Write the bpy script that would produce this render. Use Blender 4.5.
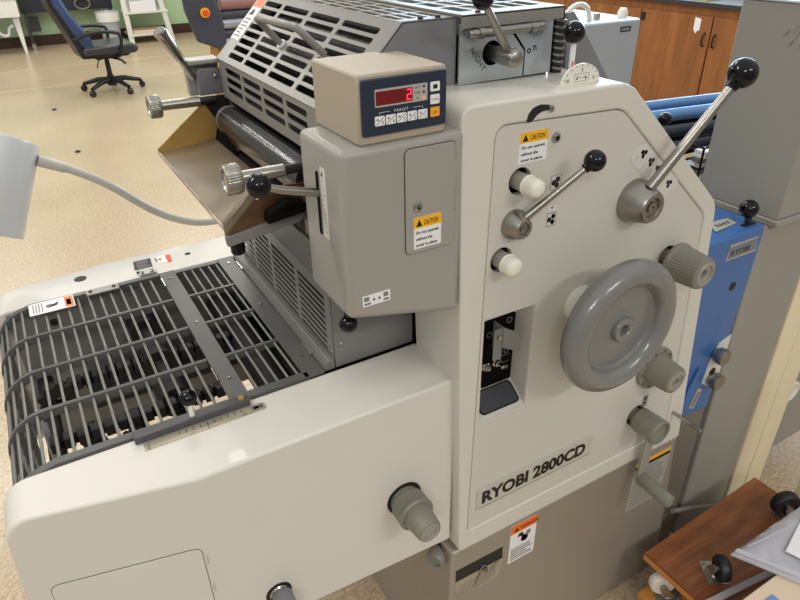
import bpy, bmesh, math, random
from mathutils import Vector, Matrix
random.seed(7)
scene = bpy.context.scene
for o in list(bpy.data.objects):
    bpy.data.objects.remove(o)
COL = scene.collection
PI = math.pi

def lin(c):
    return tuple(((v / 12.92) if v <= 0.04045 else ((v + 0.055) / 1.055) ** 2.4) for v in (x / 255.0 for x in c))

# ------------------------------------------------------------------ camera
YAW, PITCH, ROLL = math.radians(29.83), math.radians(30.57), math.radians(0.99)
fw = Vector((math.sin(YAW) * math.cos(PITCH), math.cos(YAW) * math.cos(PITCH), -math.sin(PITCH)))
rt = Vector((math.cos(YAW), -math.sin(YAW), 0))
dn = fw.cross(rt)
rt2 = rt * math.cos(ROLL) + dn * math.sin(ROLL)
dn2 = -rt * math.sin(ROLL) + dn * math.cos(ROLL)
cam_d = bpy.data.cameras.new('camera')
cam = bpy.data.objects.new('camera', cam_d)
COL.objects.link(cam)
M = Matrix((rt2, -dn2, -fw)).transposed().to_4x4()
M.translation = Vector((0, -0.65, 1.521))
cam.matrix_world = M
cam_d.sensor_width = 36.0
cam_d.lens = 645.0 / 800.0 * 36.0
cam_d.clip_start = 0.02
cam_d.dof.use_dof = True
cam_d.dof.focus_distance = 1.05
cam_d.dof.aperture_fstop = 28.0
scene.camera = cam

# ------------------------------------------------------------------ world, lights, exposure
scene.view_settings.view_transform = 'Standard'
scene.view_settings.look = 'None'
scene.view_settings.gamma = 1.0
scene.view_settings.use_curve_mapping = False
scene.view_settings.exposure = 0.0
world = bpy.data.worlds.new('room_ambient')
scene.world = world
world.use_nodes = True
bg = world.node_tree.nodes['Background']
bg.inputs[1].default_value = 0.80
_n = world.node_tree.nodes; _l = world.node_tree.links          # pale ceiling above, dimmer room around, floor below
_tc = _n.new('ShaderNodeTexCoord'); _sx = _n.new('ShaderNodeSeparateXYZ'); _mr = _n.new('ShaderNodeMapRange'); _cr = _n.new('ShaderNodeValToRGB')
_l.new(_tc.outputs['Generated'], _sx.inputs[0]); _l.new(_sx.outputs['Z'], _mr.inputs[0])
_mr.inputs[1].default_value = -1.0; _mr.inputs[2].default_value = 1.0
_l.new(_mr.outputs[0], _cr.inputs[0]); _l.new(_cr.outputs[0], bg.inputs[0])
_e = _cr.color_ramp.elements
_e[0].position = 0.30; _e[0].color = (0.30, 0.27, 0.23, 1)
_e[1].position = 0.85; _e[1].color = (1.0, 1.0, 0.98, 1)
_x = _e.new(0.50); _x.color = (0.46, 0.46, 0.46, 1)
_x = _e.new(0.66); _x.color = (0.60, 0.61, 0.62, 1)

def area(name, loc, target, sx, sy, power, color):
    d = bpy.data.lights.new(name, 'AREA')
    d.shape = 'RECTANGLE'; d.size = sx; d.size_y = sy; d.energy = power; d.color = color
    o = bpy.data.objects.new(name, d); COL.objects.link(o)
    o.location = loc
    o.rotation_euler = (Vector(target) - Vector(loc)).to_track_quat('-Z', 'Y').to_euler()
    return o

WARM = (1.0, 0.95, 0.87)
# rows of fluorescent ceiling fixtures and two added lights, 3.2 m up
for k, (lx, ly, p) in enumerate([(-1.3, 0.9, 36), (1.2, 2.4, 32), (-1.6, -2.8, 62), (1.2, -3.2, 55),  # last two behind the camera, added to brighten faces toward the viewer
                                 (-0.8, 5.0, 45), (1.8, 5.0, 45), (-0.8, 8.6, 45), (1.8, 8.6, 45), (3.6, 2.8, 24)]):
    area('ceiling_or_added_light', (lx, ly, 3.2), (lx, ly, 0), 1.3, 0.35, p, WARM)
# daylight through the windows of the right-hand wall, above the wooden cabinets
area('window_daylight', (5.1, 4.0, 2.1), (0.5, 1.5, 0.9), 5.0, 1.4, 160, (0.62, 0.80, 1.0))

# ------------------------------------------------------------------ materials
MATS = {}
def mat(name, rgb, rough=0.5, metal=0.0, var=0.05, scale=9.0, bump=0.0, bscale=200.0, emit=None, estr=0.0, coat=0.0):
    m = bpy.data.materials.new(name); m.use_nodes = True
    nt = m.node_tree; b = nt.nodes['Principled BSDF']
    c = lin(rgb)
    tc = nt.nodes.new('ShaderNodeTexCoord')
    nz = nt.nodes.new('ShaderNodeTexNoise'); nz.inputs['Scale'].default_value = scale; nz.inputs['Detail'].default_value = 5
    nt.links.new(tc.outputs['Object'], nz.inputs['Vector'])
    mx = nt.nodes.new('ShaderNodeMix'); mx.data_type = 'RGBA'
    mx.inputs[6].default_value = (*[max(0, v * (1 - var)) for v in c], 1)
    mx.inputs[7].default_value = (*[min(1, v * (1 + var)) for v in c], 1)
    nt.links.new(nz.outputs['Fac'], mx.inputs[0])
    nt.links.new(mx.outputs[2], b.inputs['Base Color'])
    b.inputs['Roughness'].default_value = rough
    b.inputs['Metallic'].default_value = metal
    if coat: b.inputs['Coat Weight'].default_value = coat
    if bump:
        n2 = nt.nodes.new('ShaderNodeTexNoise'); n2.inputs['Scale'].default_value = bscale
        nt.links.new(tc.outputs['Object'], n2.inputs['Vector'])
        bp = nt.nodes.new('ShaderNodeBump'); bp.inputs['Strength'].default_value = bump; bp.inputs['Distance'].default_value = 0.002
        nt.links.new(n2.outputs['Fac'], bp.inputs['Height'])
        nt.links.new(bp.outputs['Normal'], b.inputs['Normal'])
    if emit:
        b.inputs['Emission Color'].default_value = (*lin(emit), 1); b.inputs['Emission Strength'].default_value = estr
    MATS[name] = m
    return m

mat('cream', (205, 202, 192), 0.38, var=0.03, coat=0.15)
mat('cream_panel', (198, 195, 186), 0.40, var=0.03, coat=0.1)
mat('cream_delivery', (208, 204, 196), 0.38, var=0.03, coat=0.15)
mat('taupe', (158, 150, 138), 0.36, metal=0.3, var=0.06, scale=3)
mat('warm_gray', (152, 149, 142), 0.36, var=0.03)
mat('hood_gray', (130, 127, 120), 0.36, var=0.04)
mat('guide_gray', (72, 72, 75), 0.35, var=0.04)
mat('end_gray', (118, 118, 120), 0.45, var=0.03)
mat('badge_gray', (122, 128, 132), 0.35, metal=0.3, var=0.05)
mat('plate_light', (206, 204, 198), 0.35, var=0.03)
mat('plate_tan', (172, 164, 142), 0.35, metal=0.3, var=0.12, scale=30)
mat('window_dark', (62, 64, 70), 0.3, var=0.04)
mat('steel_gray', (118, 118, 115), 0.45, var=0.05)
mat('grille_gray', (88, 88, 86), 0.4, var=0.06)
mat('rod_gray', (116, 115, 109), 0.42, metal=0.0, var=0.05)
mat('beige_box', (168, 156, 138), 0.45, var=0.03)
mat('navy', (33, 42, 60), 0.35, var=0.03)
mat('black_plastic', (7, 7, 13), 0.08, var=0.05)
MATS['black_plastic'].node_tree.nodes['Principled BSDF'].inputs['Specular IOR Level'].default_value = 0.35
mat('black_matte', (9, 9, 9), 0.7, var=0.2)
MATS['black_matte'].node_tree.nodes['Principled BSDF'].inputs['Specular IOR Level'].default_value = 0.1
mat('louvre_gray', (132, 131, 126), 0.4, var=0.05)
mat('gap_dark', (70, 68, 62), 0.6, var=0.05)
mat('soot', (26, 24, 22), 0.6, var=0.25)
mat('ink_brown', (84, 58, 34), 0.3, var=0.45, scale=30)
mat('gold_tan', (172, 138, 78), 0.35, metal=0.25, var=0.25, scale=14)  # gold-brown reflection on the far tray end, put into the colour
mat('tray_steel', (140, 128, 108), 0.30, metal=0.5, var=0.15, scale=10)
mat('chrome', (176, 173, 166), 0.14, metal=1.0, var=0.02)
mat('brushed', (158, 155, 148), 0.34, metal=1.0, var=0.06, scale=40)
mat('sheet_steel', (188, 194, 198), 0.24, metal=0.85, var=0.08, scale=5)
mat('knob_gray', (124, 121, 110), 0.35, var=0.03)
mat('knob_ring', (146, 142, 132), 0.3, var=0.03)
mat('wheel_gray', (116, 116, 113), 0.22, var=0.03, coat=0.3)
mat('white_plastic', (226, 222, 210), 0.25, var=0.03, coat=0.3)
mat('rubber_roller', (42, 41, 39), 0.22, var=0.1)
mat('sticker_white', (228, 228, 228), 0.4, var=0.02)
mat('sticker_silver', (190, 188, 180), 0.35, metal=0.4, var=0.05)
mat('name_plate', (188, 184, 172), 0.35, var=0.04)
mat('sticker_orange', (232, 108, 30), 0.4, var=0.03)
mat('sticker_yellow', (238, 176, 20), 0.4, var=0.03)
mat('sticker_red', (220, 74, 40), 0.4, var=0.03)
mat('ink_black', (22, 20, 22), 0.5, var=0.05)
mat('notice_gray', (160, 156, 146), 0.45, var=0.04)
mat('print_gray', (120, 118, 112), 0.5, var=0.05)
mat('led_red_dark', (112, 12, 22), 0.25, var=0.05)
mat('led_red', (255, 60, 80), 0.4, emit=(255, 50, 70), estr=1.6)
mat('led_dot', (255, 120, 90), 0.4, emit=(255, 100, 70), estr=0.9)
mat('key_amber', (240, 160, 30), 0.4, var=0.03)
mat('blue_paint', (52, 98, 158), 0.36, var=0.08, scale=6, coat=0.2)
mat('roller_blue', (108, 152, 204), 0.22, metal=0.35, var=0.06)
mat('cabinet_gray', (146, 143, 134), 0.5, var=0.06, scale=5)
mat('cabinet_dark', (112, 106, 96), 0.45, var=0.08, scale=4)
mat('post_cream', (228, 216, 182), 0.45, var=0.04)
mat('wood_orange', (196, 130, 66), 0.5, var=0.2, scale=12)
mat('rubber_black', (24, 25, 30), 0.45, var=0.1)
mat('zinc', (170, 168, 160), 0.35, metal=0.8, var=0.15, scale=40)
mat('caster_white', (222, 216, 204), 0.45, var=0.05)
mat('card_tan', (220, 200, 174), 0.7, var=0.05)
mat('paper', (236, 236, 238), 0.6, var=0.02)
mat('lamp_white', (212, 214, 214), 0.3, var=0.02, coat=0.3)
mat('lamp_arm', (186, 182, 174), 0.35, var=0.03)
mat('chair_leather', (48, 47, 52), 0.34, var=0.1)
mat('chair_blue_sheen', (52, 66, 102), 0.34, var=0.12)  # black leather with the blue window reflection put into its colour
mat('chair_black', (20, 20, 22), 0.45, var=0.1)
mat('wall_green', (188, 216, 178), 0.6, var=0.03)
mat('wall_dark', (28, 30, 40), 0.6, var=0.1)
mat('base_brown', (66, 38, 26), 0.5, var=0.2)
mat('machine_dark', (58, 62, 72), 0.5, var=0.06)
mat('machine_white', (170, 178, 188), 0.4, var=0.03)
mat('pinkish', (150, 108, 106), 0.4, var=0.05)
mat('roller_steel', (168, 168, 180), 0.3, metal=0.4, var=0.05)
mat('counter_dark', (54, 54, 58), 0.4, var=0.1)
mat('table_white', (226, 226, 220), 0.4, var=0.02)
mat('orange_cable', (206, 142, 66), 0.5, var=0.2)
mat('yellow_paper', (224, 214, 110), 0.6, var=0.05)
mat('wall_plain', (196, 190, 176), 0.6, var=0.03)
mat('bin_gray', (176, 182, 190), 0.35, metal=0.3, var=0.05)

def wood_mat(name, a, b_, sc=(1, 1, 8), rough=0.45, grain=3.0):
    m = bpy.data.materials.new(name); m.use_nodes = True
    nt = m.node_tree; b = nt.nodes['Principled BSDF']
    tc = nt.nodes.new('ShaderNodeTexCoord'); mp = nt.nodes.new('ShaderNodeMapping')
    mp.inputs['Scale'].default_value = sc
    nt.links.new(tc.outputs['Object'], mp.inputs['Vector'])
    nz = nt.nodes.new('ShaderNodeTexNoise'); nz.inputs['Scale'].default_value = grain; nz.inputs['Detail'].default_value = 8
    nz.inputs['Roughness'].default_value = 0.65
    nt.links.new(mp.outputs[0], nz.inputs['Vector'])
    cr = nt.nodes.new('ShaderNodeValToRGB')
    cr.color_ramp.elements[0].position = 0.3; cr.color_ramp.elements[0].color = (*lin(a), 1)
    cr.color_ramp.elements[1].position = 0.72; cr.color_ramp.elements[1].color = (*lin(b_), 1)
    nt.links.new(nz.outputs['Fac'], cr.inputs[0]); nt.links.new(cr.outputs[0], b.inputs['Base Color'])
    b.inputs['Roughness'].default_value = rough
    MATS[name] = m
wood_mat('dolly_wood', (98, 54, 27), (150, 90, 48), (2, 14, 14), 0.42)
wood_mat('cabinet_wood', (124, 74, 34), (164, 104, 54), (6, 6, 0.7), 0.42)

def floor_mat():
    m = bpy.data.materials.new('vinyl_floor'); m.use_nodes = True
    nt = m.node_tree; b = nt.nodes['Principled BSDF']; L = nt.links.new
    tc = nt.nodes.new('ShaderNodeTexCoord')
    n1 = nt.nodes.new('ShaderNodeTexNoise'); n1.inputs['Scale'].default_value = 85; n1.inputs['Detail'].default_value = 4
    n1.inputs['Roughness'].default_value = 0.7
    n2 = nt.nodes.new('ShaderNodeTexNoise'); n2.inputs['Scale'].default_value = 1.1; n2.inputs['Detail'].default_value = 3
    L(tc.outputs['Object'], n1.inputs['Vector']); L(tc.outputs['Object'], n2.inputs['Vector'])
    cr = nt.nodes.new('ShaderNodeValToRGB')
    e = cr.color_ramp.elements
    e[0].position = 0.36; e[0].color = (*lin((160, 140, 114)), 1)
    e[1].position = 0.66; e[1].color = (*lin((200, 182, 156)), 1)
    x = e.new(0.5); x.color = (*lin((182, 162, 133)), 1)
    L(n1.outputs['Fac'], cr.inputs[0])
    mx = nt.nodes.new('ShaderNodeMix'); mx.data_type = 'RGBA'; mx.blend_type = 'MULTIPLY'; mx.inputs[0].default_value = 0.5
    c2 = nt.nodes.new('ShaderNodeValToRGB')
    c2.color_ramp.elements[0].position = 0.3; c2.color_ramp.elements[0].color = (0.72, 0.70, 0.66, 1)
    c2.color_ramp.elements[1].position = 0.7; c2.color_ramp.elements[1].color = (1, 1, 1, 1)
    L(n2.outputs['Fac'], c2.inputs[0]); L(cr.outputs[0], mx.inputs[6]); L(c2.outputs[0], mx.inputs[7])
    # pale seams between the rolls of vinyl
    sx = nt.nodes.new('ShaderNodeSeparateXYZ'); L(tc.outputs['Object'], sx.inputs[0])
    prev = mx.outputs[2]
    for yy in (7.55, 8.75):
        a = nt.nodes.new('ShaderNodeMath'); a.operation = 'SUBTRACT'; a.inputs[1].default_value = yy; L(sx.outputs['Y'], a.inputs[0])
        c = nt.nodes.new('ShaderNodeMath'); c.operation = 'COMPARE'; c.inputs[1].default_value = 0; c.inputs[2].default_value = 0.04; L(a.outputs[0], c.inputs[0])
        k = nt.nodes.new('ShaderNodeMath'); k.operation = 'MULTIPLY'; k.inputs[1].default_value = 0.22; L(c.outputs[0], k.inputs[0])
        q = nt.nodes.new('ShaderNodeMix'); q.data_type = 'RGBA'; L(k.outputs[0], q.inputs[0]); L(prev, q.inputs[6])
        q.inputs[7].default_value = (*lin((236, 206, 140)), 1); prev = q.outputs[2]
    L(prev, b.inputs['Base Color'])
    b.inputs['Roughness'].default_value = 0.27
    MATS['floor'] = m
floor_mat()

def plastic_mat():
    m = bpy.data.materials.new('clear_plastic'); m.use_nodes = True
    nt = m.node_tree; b = nt.nodes['Principled BSDF']; L = nt.links.new
    out = nt.nodes['Material Output']
    b.inputs['Base Color'].default_value = (*lin((214, 216, 226)), 1); b.inputs['Roughness'].default_value = 0.15
    tr = nt.nodes.new('ShaderNodeBsdfTransparent'); mx = nt.nodes.new('ShaderNodeMixShader')
    nz = nt.nodes.new('ShaderNodeTexNoise'); nz.inputs['Scale'].default_value = 14
    mr = nt.nodes.new('ShaderNodeMapRange'); mr.inputs[3].default_value = 0.30; mr.inputs[4].default_value = 0.75
    tc = nt.nodes.new('ShaderNodeTexCoord'); L(tc.outputs['Object'], nz.inputs['Vector']); L(nz.outputs['Fac'], mr.inputs[0])
    L(mr.outputs[0], mx.inputs[0]); L(tr.outputs[0], mx.inputs[1]); L(b.outputs[0], mx.inputs[2]); L(mx.outputs[0], out.inputs[0])
    MATS['clear_plastic'] = m
plastic_mat()

# ------------------------------------------------------------------ mesh builder
def rr(x0, y0, x1, y1, r, n=5):
    """rounded rectangle outline, counter-clockwise"""
    if r <= 0: return [(x0, y0), (x1, y0), (x1, y1), (x0, y1)]
    pts = []
    for cx, cy, a0 in ((x1 - r, y0 + r, -90), (x1 - r, y1 - r, 0), (x0 + r, y1 - r, 90), (x0 + r, y0 + r, 180)):
        for k in range(n + 1):
            a = math.radians(a0 + 90 * k / n); pts.append((cx + r * math.cos(a), cy + r * math.sin(a)))
    return pts

def circ(cx, cy, r, n=28, ry=None):
    return [(cx + r * math.cos(2 * PI * k / n), cy + (ry or r) * math.sin(2 * PI * k / n)) for k in range(n)]

def round_poly(pts, r, n=4):
    """round the corners of a polygon"""
    out = []; N = len(pts)
    rs = r if isinstance(r, (list, tuple)) else [r] * N
    for i in range(N):
        p = Vector(pts[i]); a = Vector(pts[i - 1]); b = Vector(pts[(i + 1) % N]); ri = rs[i]
        if ri <= 0: out.append(tuple(p)); continue
        d1 = (a - p).normalized(); d2 = (b - p).normalized()
        s = p + d1 * ri; e = p + d2 * ri
        for k in range(n + 1):
            t = k / n; q = s * (1 - t) ** 2 + p * 2 * t * (1 - t) + e * t * t; out.append(tuple(q))
    return out

class F:
    """a local frame: point (u, v, w) -> world"""
    def __init__(s, o, U, V):
        s.o = Vector(o); s.U = Vector(U).normalized(); s.V = Vector(V).normalized(); s.N = s.U.cross(s.V).normalized()
    def mat(s):
        m = Matrix((s.U, s.V, s.N)).transposed().to_4x4(); m.translation = s.o; return m
    def at(s, u, v, w=0): return s.o + s.U * u + s.V * v + s.N * w

def front(y): return F((0, y, 0), (1, 0, 0), (0, 0, 1))     # u = X, v = Z, out = -Y
def left(x): return F((x, 0, 0), (0, -1, 0), (0, 0, 1))     # u = -Y, v = Z, out = -X
def top(z): return F((0, 0, z), (1, 0, 0), (0, 1, 0))       # u = X, v = Y, out = +Z

class B:
    def __init__(s): s.bm = bmesh.new(); s.mats = []
    def mi(s, m):
        if m not in s.mats: s.mats.append(m)
        return s.mats.index(m)
    def _mark(s, faces, m):
        k = s.mi(m)
        for f in faces: f.material_index = k
    def box(s, m, x0, x1, y0, y1, z0, z1):
        vs = [s.bm.verts.new((x, y, z)) for x in (x0, x1) for y in (y0, y1) for z in (z0, z1)]
        idx = ((0, 1, 3, 2), (4, 6, 7, 5), (0, 4, 5, 1), (2, 3, 7, 6), (0, 2, 6, 4), (1, 5, 7, 3))
        s._mark([s.bm.faces.new([vs[i] for i in q]) for q in idx], m); return s
    def obox(s, m, fr, u0, u1, v0, v1, w0, w1):
        vs = [s.bm.verts.new(fr.at(x, y, z)) for x in (u0, u1) for y in (v0, v1) for z in (w0, w1)]
        idx = ((0, 1, 3, 2), (4, 6, 7, 5), (0, 4, 5, 1), (2, 3, 7, 6), (0, 2, 6, 4), (1, 5, 7, 3))
        s._mark([s.bm.faces.new([vs[i] for i in q]) for q in idx], m); return s
    def prism(s, m, fr, pts, w0, w1):
        """closed polygon pts (u, v) extruded from w0 to w1"""
        a = [s.bm.verts.new(fr.at(u, v, w0)) for u, v in pts]; b = [s.bm.verts.new(fr.at(u, v, w1)) for u, v in pts]
        n = len(pts); fs = [s.bm.faces.new(list(reversed(a))), s.bm.faces.new(b)]
        for i in range(n): fs.append(s.bm.faces.new((a[i], a[(i + 1) % n], b[(i + 1) % n], b[i])))
        s._mark(fs, m); return s
    def mesh(s, me, m, mtx=None):
        if mtx is not None: me.transform(mtx)
        k = s.mi(m); n0 = len(s.bm.faces)
        s.bm.from_mesh(me); s.bm.faces.ensure_lookup_table()
        for f in s.bm.faces[n0:]: f.material_index = k
        bpy.data.meshes.remove(me)
    def plate(s, m, fr, outer, holes=(), w0=0.0, w1=0.002, bevel=0.0, res=2):
        """flat plate with real holes, w0..w1 along the frame's normal"""
        cu = bpy.data.curves.new('tmp', 'CURVE'); cu.dimensions = '2D'; cu.fill_mode = 'BOTH'
        for pts in [outer] + list(holes):
            sp = cu.splines.new('POLY'); sp.points.add(len(pts) - 1); sp.use_cyclic_u = True
            for p, q in zip(sp.points, pts): p.co = (q[0], q[1], 0, 1)
        cu.extrude = max((w1 - w0) / 2 - bevel, 1e-5); cu.bevel_depth = bevel; cu.offset = -bevel if bevel else 0
        cu.bevel_resolution = res
        o = bpy.data.objects.new('tmp', cu); COL.objects.link(o)
        me = bpy.data.meshes.new_from_object(o); bpy.data.objects.remove(o); bpy.data.curves.remove(cu)
        mt = fr.mat() @ Matrix.Translation((0, 0, (w0 + w1) / 2))
        s.mesh(me, m, mt); return s
    def text(s, m, fr, u, v, size, body, w=0.0, align='LEFT', sx=1.0, bold=0.0, shear=0.0, thick=0.00005, rot=0.0, spacing=1.0):
        cu = bpy.data.curves.new('tmp', 'FONT'); cu.body = body; cu.size = size; cu.align_x = align; cu.align_y = 'BOTTOM_BASELINE'
        cu.offset = bold * size; cu.shear = shear; cu.extrude = thick; cu.space_character = spacing; cu.resolution_u = 3
        o = bpy.data.objects.new('tmp', cu); COL.objects.link(o)
        me = bpy.data.meshes.new_from_object(o); bpy.data.objects.remove(o); bpy.data.curves.remove(cu)
        mt = fr.mat() @ Matrix.Translation((u, v, w + thick)) @ Matrix.Rotation(rot, 4, 'Z') @ Matrix.Diagonal((sx, 1, 1, 1))
        s.mesh(me, m, mt); return s
    def lathe(s, m, o, axis, prof, seg=40, ribs=0, ribd=0.0, ribrange=(0, -1)):
        """profile [(radius, t)] spun about axis through o; ribbed between profile rows of ribrange"""
        o = Vector(o); ax = Vector(axis).normalized()
        a = ax.orthogonal().normalized(); b = ax.cross(a)
        if ribs: seg = ribs * 4
        rings = []
        for i, (r, t) in enumerate(prof):
            if r < 1e-6: rings.append([s.bm.verts.new(o + ax * t)]); continue
            ring = []
            for k in range(seg):
                rad = r
                if ribs and ribrange[0] <= i <= ribrange[1] and k % 4 >= 2: rad = r - ribd
                an = 2 * PI * k / seg
                ring.append(s.bm.verts.new(o + ax * t + (a * math.cos(an) + b * math.sin(an)) * rad))
            rings.append(ring)
        fs = []
        for p, q in zip(rings, rings[1:]):
            if len(p) == 1 and len(q) == 1: continue
            for k in range(seg):
                k2 = (k + 1) % seg
                if len(p) == 1: fs.append(s.bm.faces.new((p[0], q[k2], q[k])))
                elif len(q) == 1: fs.append(s.bm.faces.new((p[k], p[k2], q[0])))
                else: fs.append(s.bm.faces.new((p[k], p[k2], q[k2], q[k])))
        s._mark(fs, m); return s
    def cyl(s, m, p0, p1, r0, r1=None, seg=20):
        p0, p1 = Vector(p0), Vector(p1); r1 = r0 if r1 is None else r1; L = (p1 - p0).length
        return s.lathe(m, p0, p1 - p0, [(0, 0), (r0, 0), (r1, L), (0, L)], seg)
    def ball(s, m, c, r, seg=28, sz=1.0):
        n = 16
        prof = [(r * math.sin(PI * k / n) if 0 < k < n else 0, -r * math.cos(PI * k / n) * sz) for k in range(n + 1)]
        return s.lathe(m, c, (0, 0, 1), prof, seg)
    def tube(s, m, pts, r, seg=10, cap=True):
        pts = [Vector(p) for p in pts]; N = len(pts)
        rs = r if isinstance(r, (list, tuple)) else [r] * N
        rings = []; up = None
        for i, p in enumerate(pts):
            t = (pts[min(i + 1, N - 1)] - pts[max(i - 1, 0)]).normalized()
            a = t.orthogonal().normalized() if up is None else (up - t * up.dot(t)).normalized()
            up = a; b = t.cross(a)
            rings.append([s.bm.verts.new(p + (a * math.cos(2 * PI * k / seg) + b * math.sin(2 * PI * k / seg)) * rs[i]) for k in range(seg)])
        fs = []
        for p, q in zip(rings, rings[1:]):
            for k in range(seg): fs.append(s.bm.faces.new((p[k], p[(k + 1) % seg], q[(k + 1) % seg], q[k])))
        if cap: fs += [s.bm.faces.new(list(reversed(rings[0]))), s.bm.faces.new(rings[-1])]
        s._mark(fs, m); return s

def wloc(o):
    v = Vector((0, 0, 0))
    while o is not None:
        v += o.location; o = o.parent
    return v

def obj(name, b, parent=None, bevel=0.0, sharp=38, seg=2, loc=None, clean=True):
    """link builder b as ONE mesh object; its coordinates are world coordinates"""
    bm = b.bm
    if clean: bmesh.ops.remove_doubles(bm, verts=bm.verts, dist=1e-6)
    bmesh.ops.recalc_face_normals(bm, faces=bm.faces)
    base = wloc(parent) if parent else Vector(loc if loc else (0, 0, 0))
    bmesh.ops.translate(bm, verts=bm.verts, vec=-base)
    me = bpy.data.meshes.new(name); bm.to_mesh(me); bm.free()
    for m in b.mats: me.materials.append(MATS[m])
    for p in me.polygons: p.use_smooth = True
    me.set_sharp_from_angle(angle=math.radians(sharp))
    o = bpy.data.objects.new(name, me); COL.objects.link(o)
    if parent: o.parent = parent
    elif loc: o.location = loc
    if bevel:
        md = o.modifiers.new('edge_bevel', 'BEVEL'); md.width = bevel; md.segments = seg; md.limit_method = 'ANGLE'; md.angle_limit = math.radians(40)
    return o

def thing(name, label, cat, loc=(0, 0, 0), group=None):
    o = bpy.data.objects.new(name, None); COL.objects.link(o); o.location = loc; o.empty_display_size = 0.05
    o['label'] = label; o['category'] = cat
    if group: o['group'] = group
    return o

def tag(o, label, cat, group=None):
    o['label'] = label; o['category'] = cat
    if group: o['group'] = group
    return o

def struct(name, b, **k):
    o = obj(name, b, **k); o['kind'] = 'structure'; return o

# sticker: background plate plus printed shapes, all in one mesh
def sticker(name, parent, fr, outline, items, bgm='sticker_white', label=None, w=0.0006):
    b = B(); b.plate(bgm, fr, outline, (), -0.0004, w)
    for k, it in enumerate(items):
        ww = w + 0.00012 * (1 + it[-1] if isinstance(it[-1], int) and it[0] != 'text' else 1)
        if it[0] == 'rect':
            _, u0, v0, u1, v1, m = it[:6]; b.obox(m, fr, u0, u1, v0, v1, w, w + 0.00015)
        elif it[0] == 'poly':
            b.prism(it[2], fr, it[1], w, w + 0.00025)
        elif it[0] == 'text':
            _, u, v, size, body, m = it[:6]; kw = it[6] if len(it) > 6 else {}
            b.text(m, fr, u, v, size, body, w + 0.00025, **kw)
    o = obj(name, b, parent, clean=False)
    if label: o['label'] = label
    return o

def text_lines(u0, u1, v_top, v_bot, n, m='print_gray', seed=1):
    """rows of fine print too small to read: thin bars"""
    r = random.Random(seed); out = []; p = (v_top - v_bot) / n
    for k in range(n):
        v = v_top - p * (k + 0.5); e = u1 - (u1 - u0) * r.choice((0, 0.05, 0.12, 0.3))
        out.append(('rect', u0, v - p * 0.2, e, v + p * 0.2, m))
    return out
# ------------------------------------------------------------------ the setting
b = B(); b.box('floor', -4, 5.3, -2.0, 10.8, -0.05, 0); struct('floor', b)
b = B(); b.box('wall_green', -4, 5.4, 10.7, 10.85, 0, 3.3); struct('wall_back', b)
b = B(); b.box('wall_plain', 5.3, 5.42, -2.0, 10.7, 0, 1.35)
b.box('wall_plain', 5.3, 5.42, -2.0, 10.7, 2.85, 3.3); b.box('wall_plain', 5.3, 5.42, -2.0, 1.4, 1.35, 2.85); b.box('wall_plain', 5.3, 5.42, 6.6, 10.7, 1.35, 2.85)
struct('wall_right', b)
b = B(); b.box('base_brown', -4, 5.3, 10.68, 10.7, 0, 0.14); struct('baseboard_back', b, bevel=0.004)

# ------------------------------------------------------------------ the offset press
press = thing('offset_printing_press', 'large cream and gray offset printing press with a gray handwheel, filling the photo', 'printing press', (0.6, 0.35, 0))
FR = front(0)
body_outline = round_poly([(0.490, 0.488), (1.104, 0.488), (1.026, 1.077), (0.755, 1.318), (0.462, 1.323)], [0.012, 0.01, 0.02, 0.022, 0.02])
rec = [(0.520, 0.791), (0.6185, 0.792), (0.620, 0.994), (0.519, 0.996)]
holes = [circ(0.566, 1.208, 0.0195), circ(0.543, 1.093, 0.0195), circ(0.921, 0.997, 0.0215), circ(0.931, 0.627, 0.0245), rec]
cres = [(0.5665, 1.291), (0.569, 1.300), (0.576, 1.3065), (0.588, 1.3095), (0.602, 1.3075), (0.613, 1.3025), (0.612, 1.2985), (0.603, 1.3005), (0.592, 1.3000), (0.583, 1.2965), (0.577, 1.2905), (0.571, 1.2885)]
pan = round_poly([(0.508, 0.537), (1.047, 0.532), (0.997, 1.062), (0.746, 1.282), (0.518, 1.291)], [0.006, 0.01, 0.012, 0.016, 0.02])
b = B(); b.plate('cream', FR, body_outline, [pan], -0.13, 0.0025, 0.004, 3); obj('side_cover', b, press, clean=False, sharp=30)
cpx, cpz = 0.77, 0.9
pan_in = [(cpx + (x_ - cpx) * 0.996, cpz + (z_ - cpz) * 0.997) for x_, z_ in pan]
b = B(); b.plate('cream_panel', FR, pan_in, holes, -0.010, 0.0005, 0.001); obj('control_panel', b, press, clean=False, sharp=30)
b = B(); b.prism('black_matte', FR, [(0.50, 0.50), (1.08, 0.50), (1.0, 1.06), (0.745, 1.28), (0.49, 1.28)], -0.60, -0.128)  # solid black filler, added to keep light from leaking through the body
obj('black_filler', b, press)
b = B(); b.plate('cream', FR, body_outline, (), -0.74, -0.62, 0.007, 2); obj('rear_side_cover', b, press, clean=False, sharp=30)
b = B(); b.prism('black_matte', FR, cres, 0.0022, 0.0031); b.prism('ink_black', FR, [(c0 * 0.99 + 0.0059, c1 * 0.99 + 0.013) for c0, c1 in cres], 0.0031, 0.0033); obj('curved_slot', b, press, clean=False)
# base cabinet
b = B(); b.prism('taupe', FR, [(0.474, 0.0), (1.165, 0.0), (1.106, 0.484), (0.479, 0.484)], -0.130, -0.003)
b.prism('taupe', FR, [(0.480, 0.0), (1.165, 0.0), (1.108, 0.482), (0.484, 0.482)], -0.70, -0.134)
obj('base_cabinet', b, press, bevel=0.006)
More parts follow.
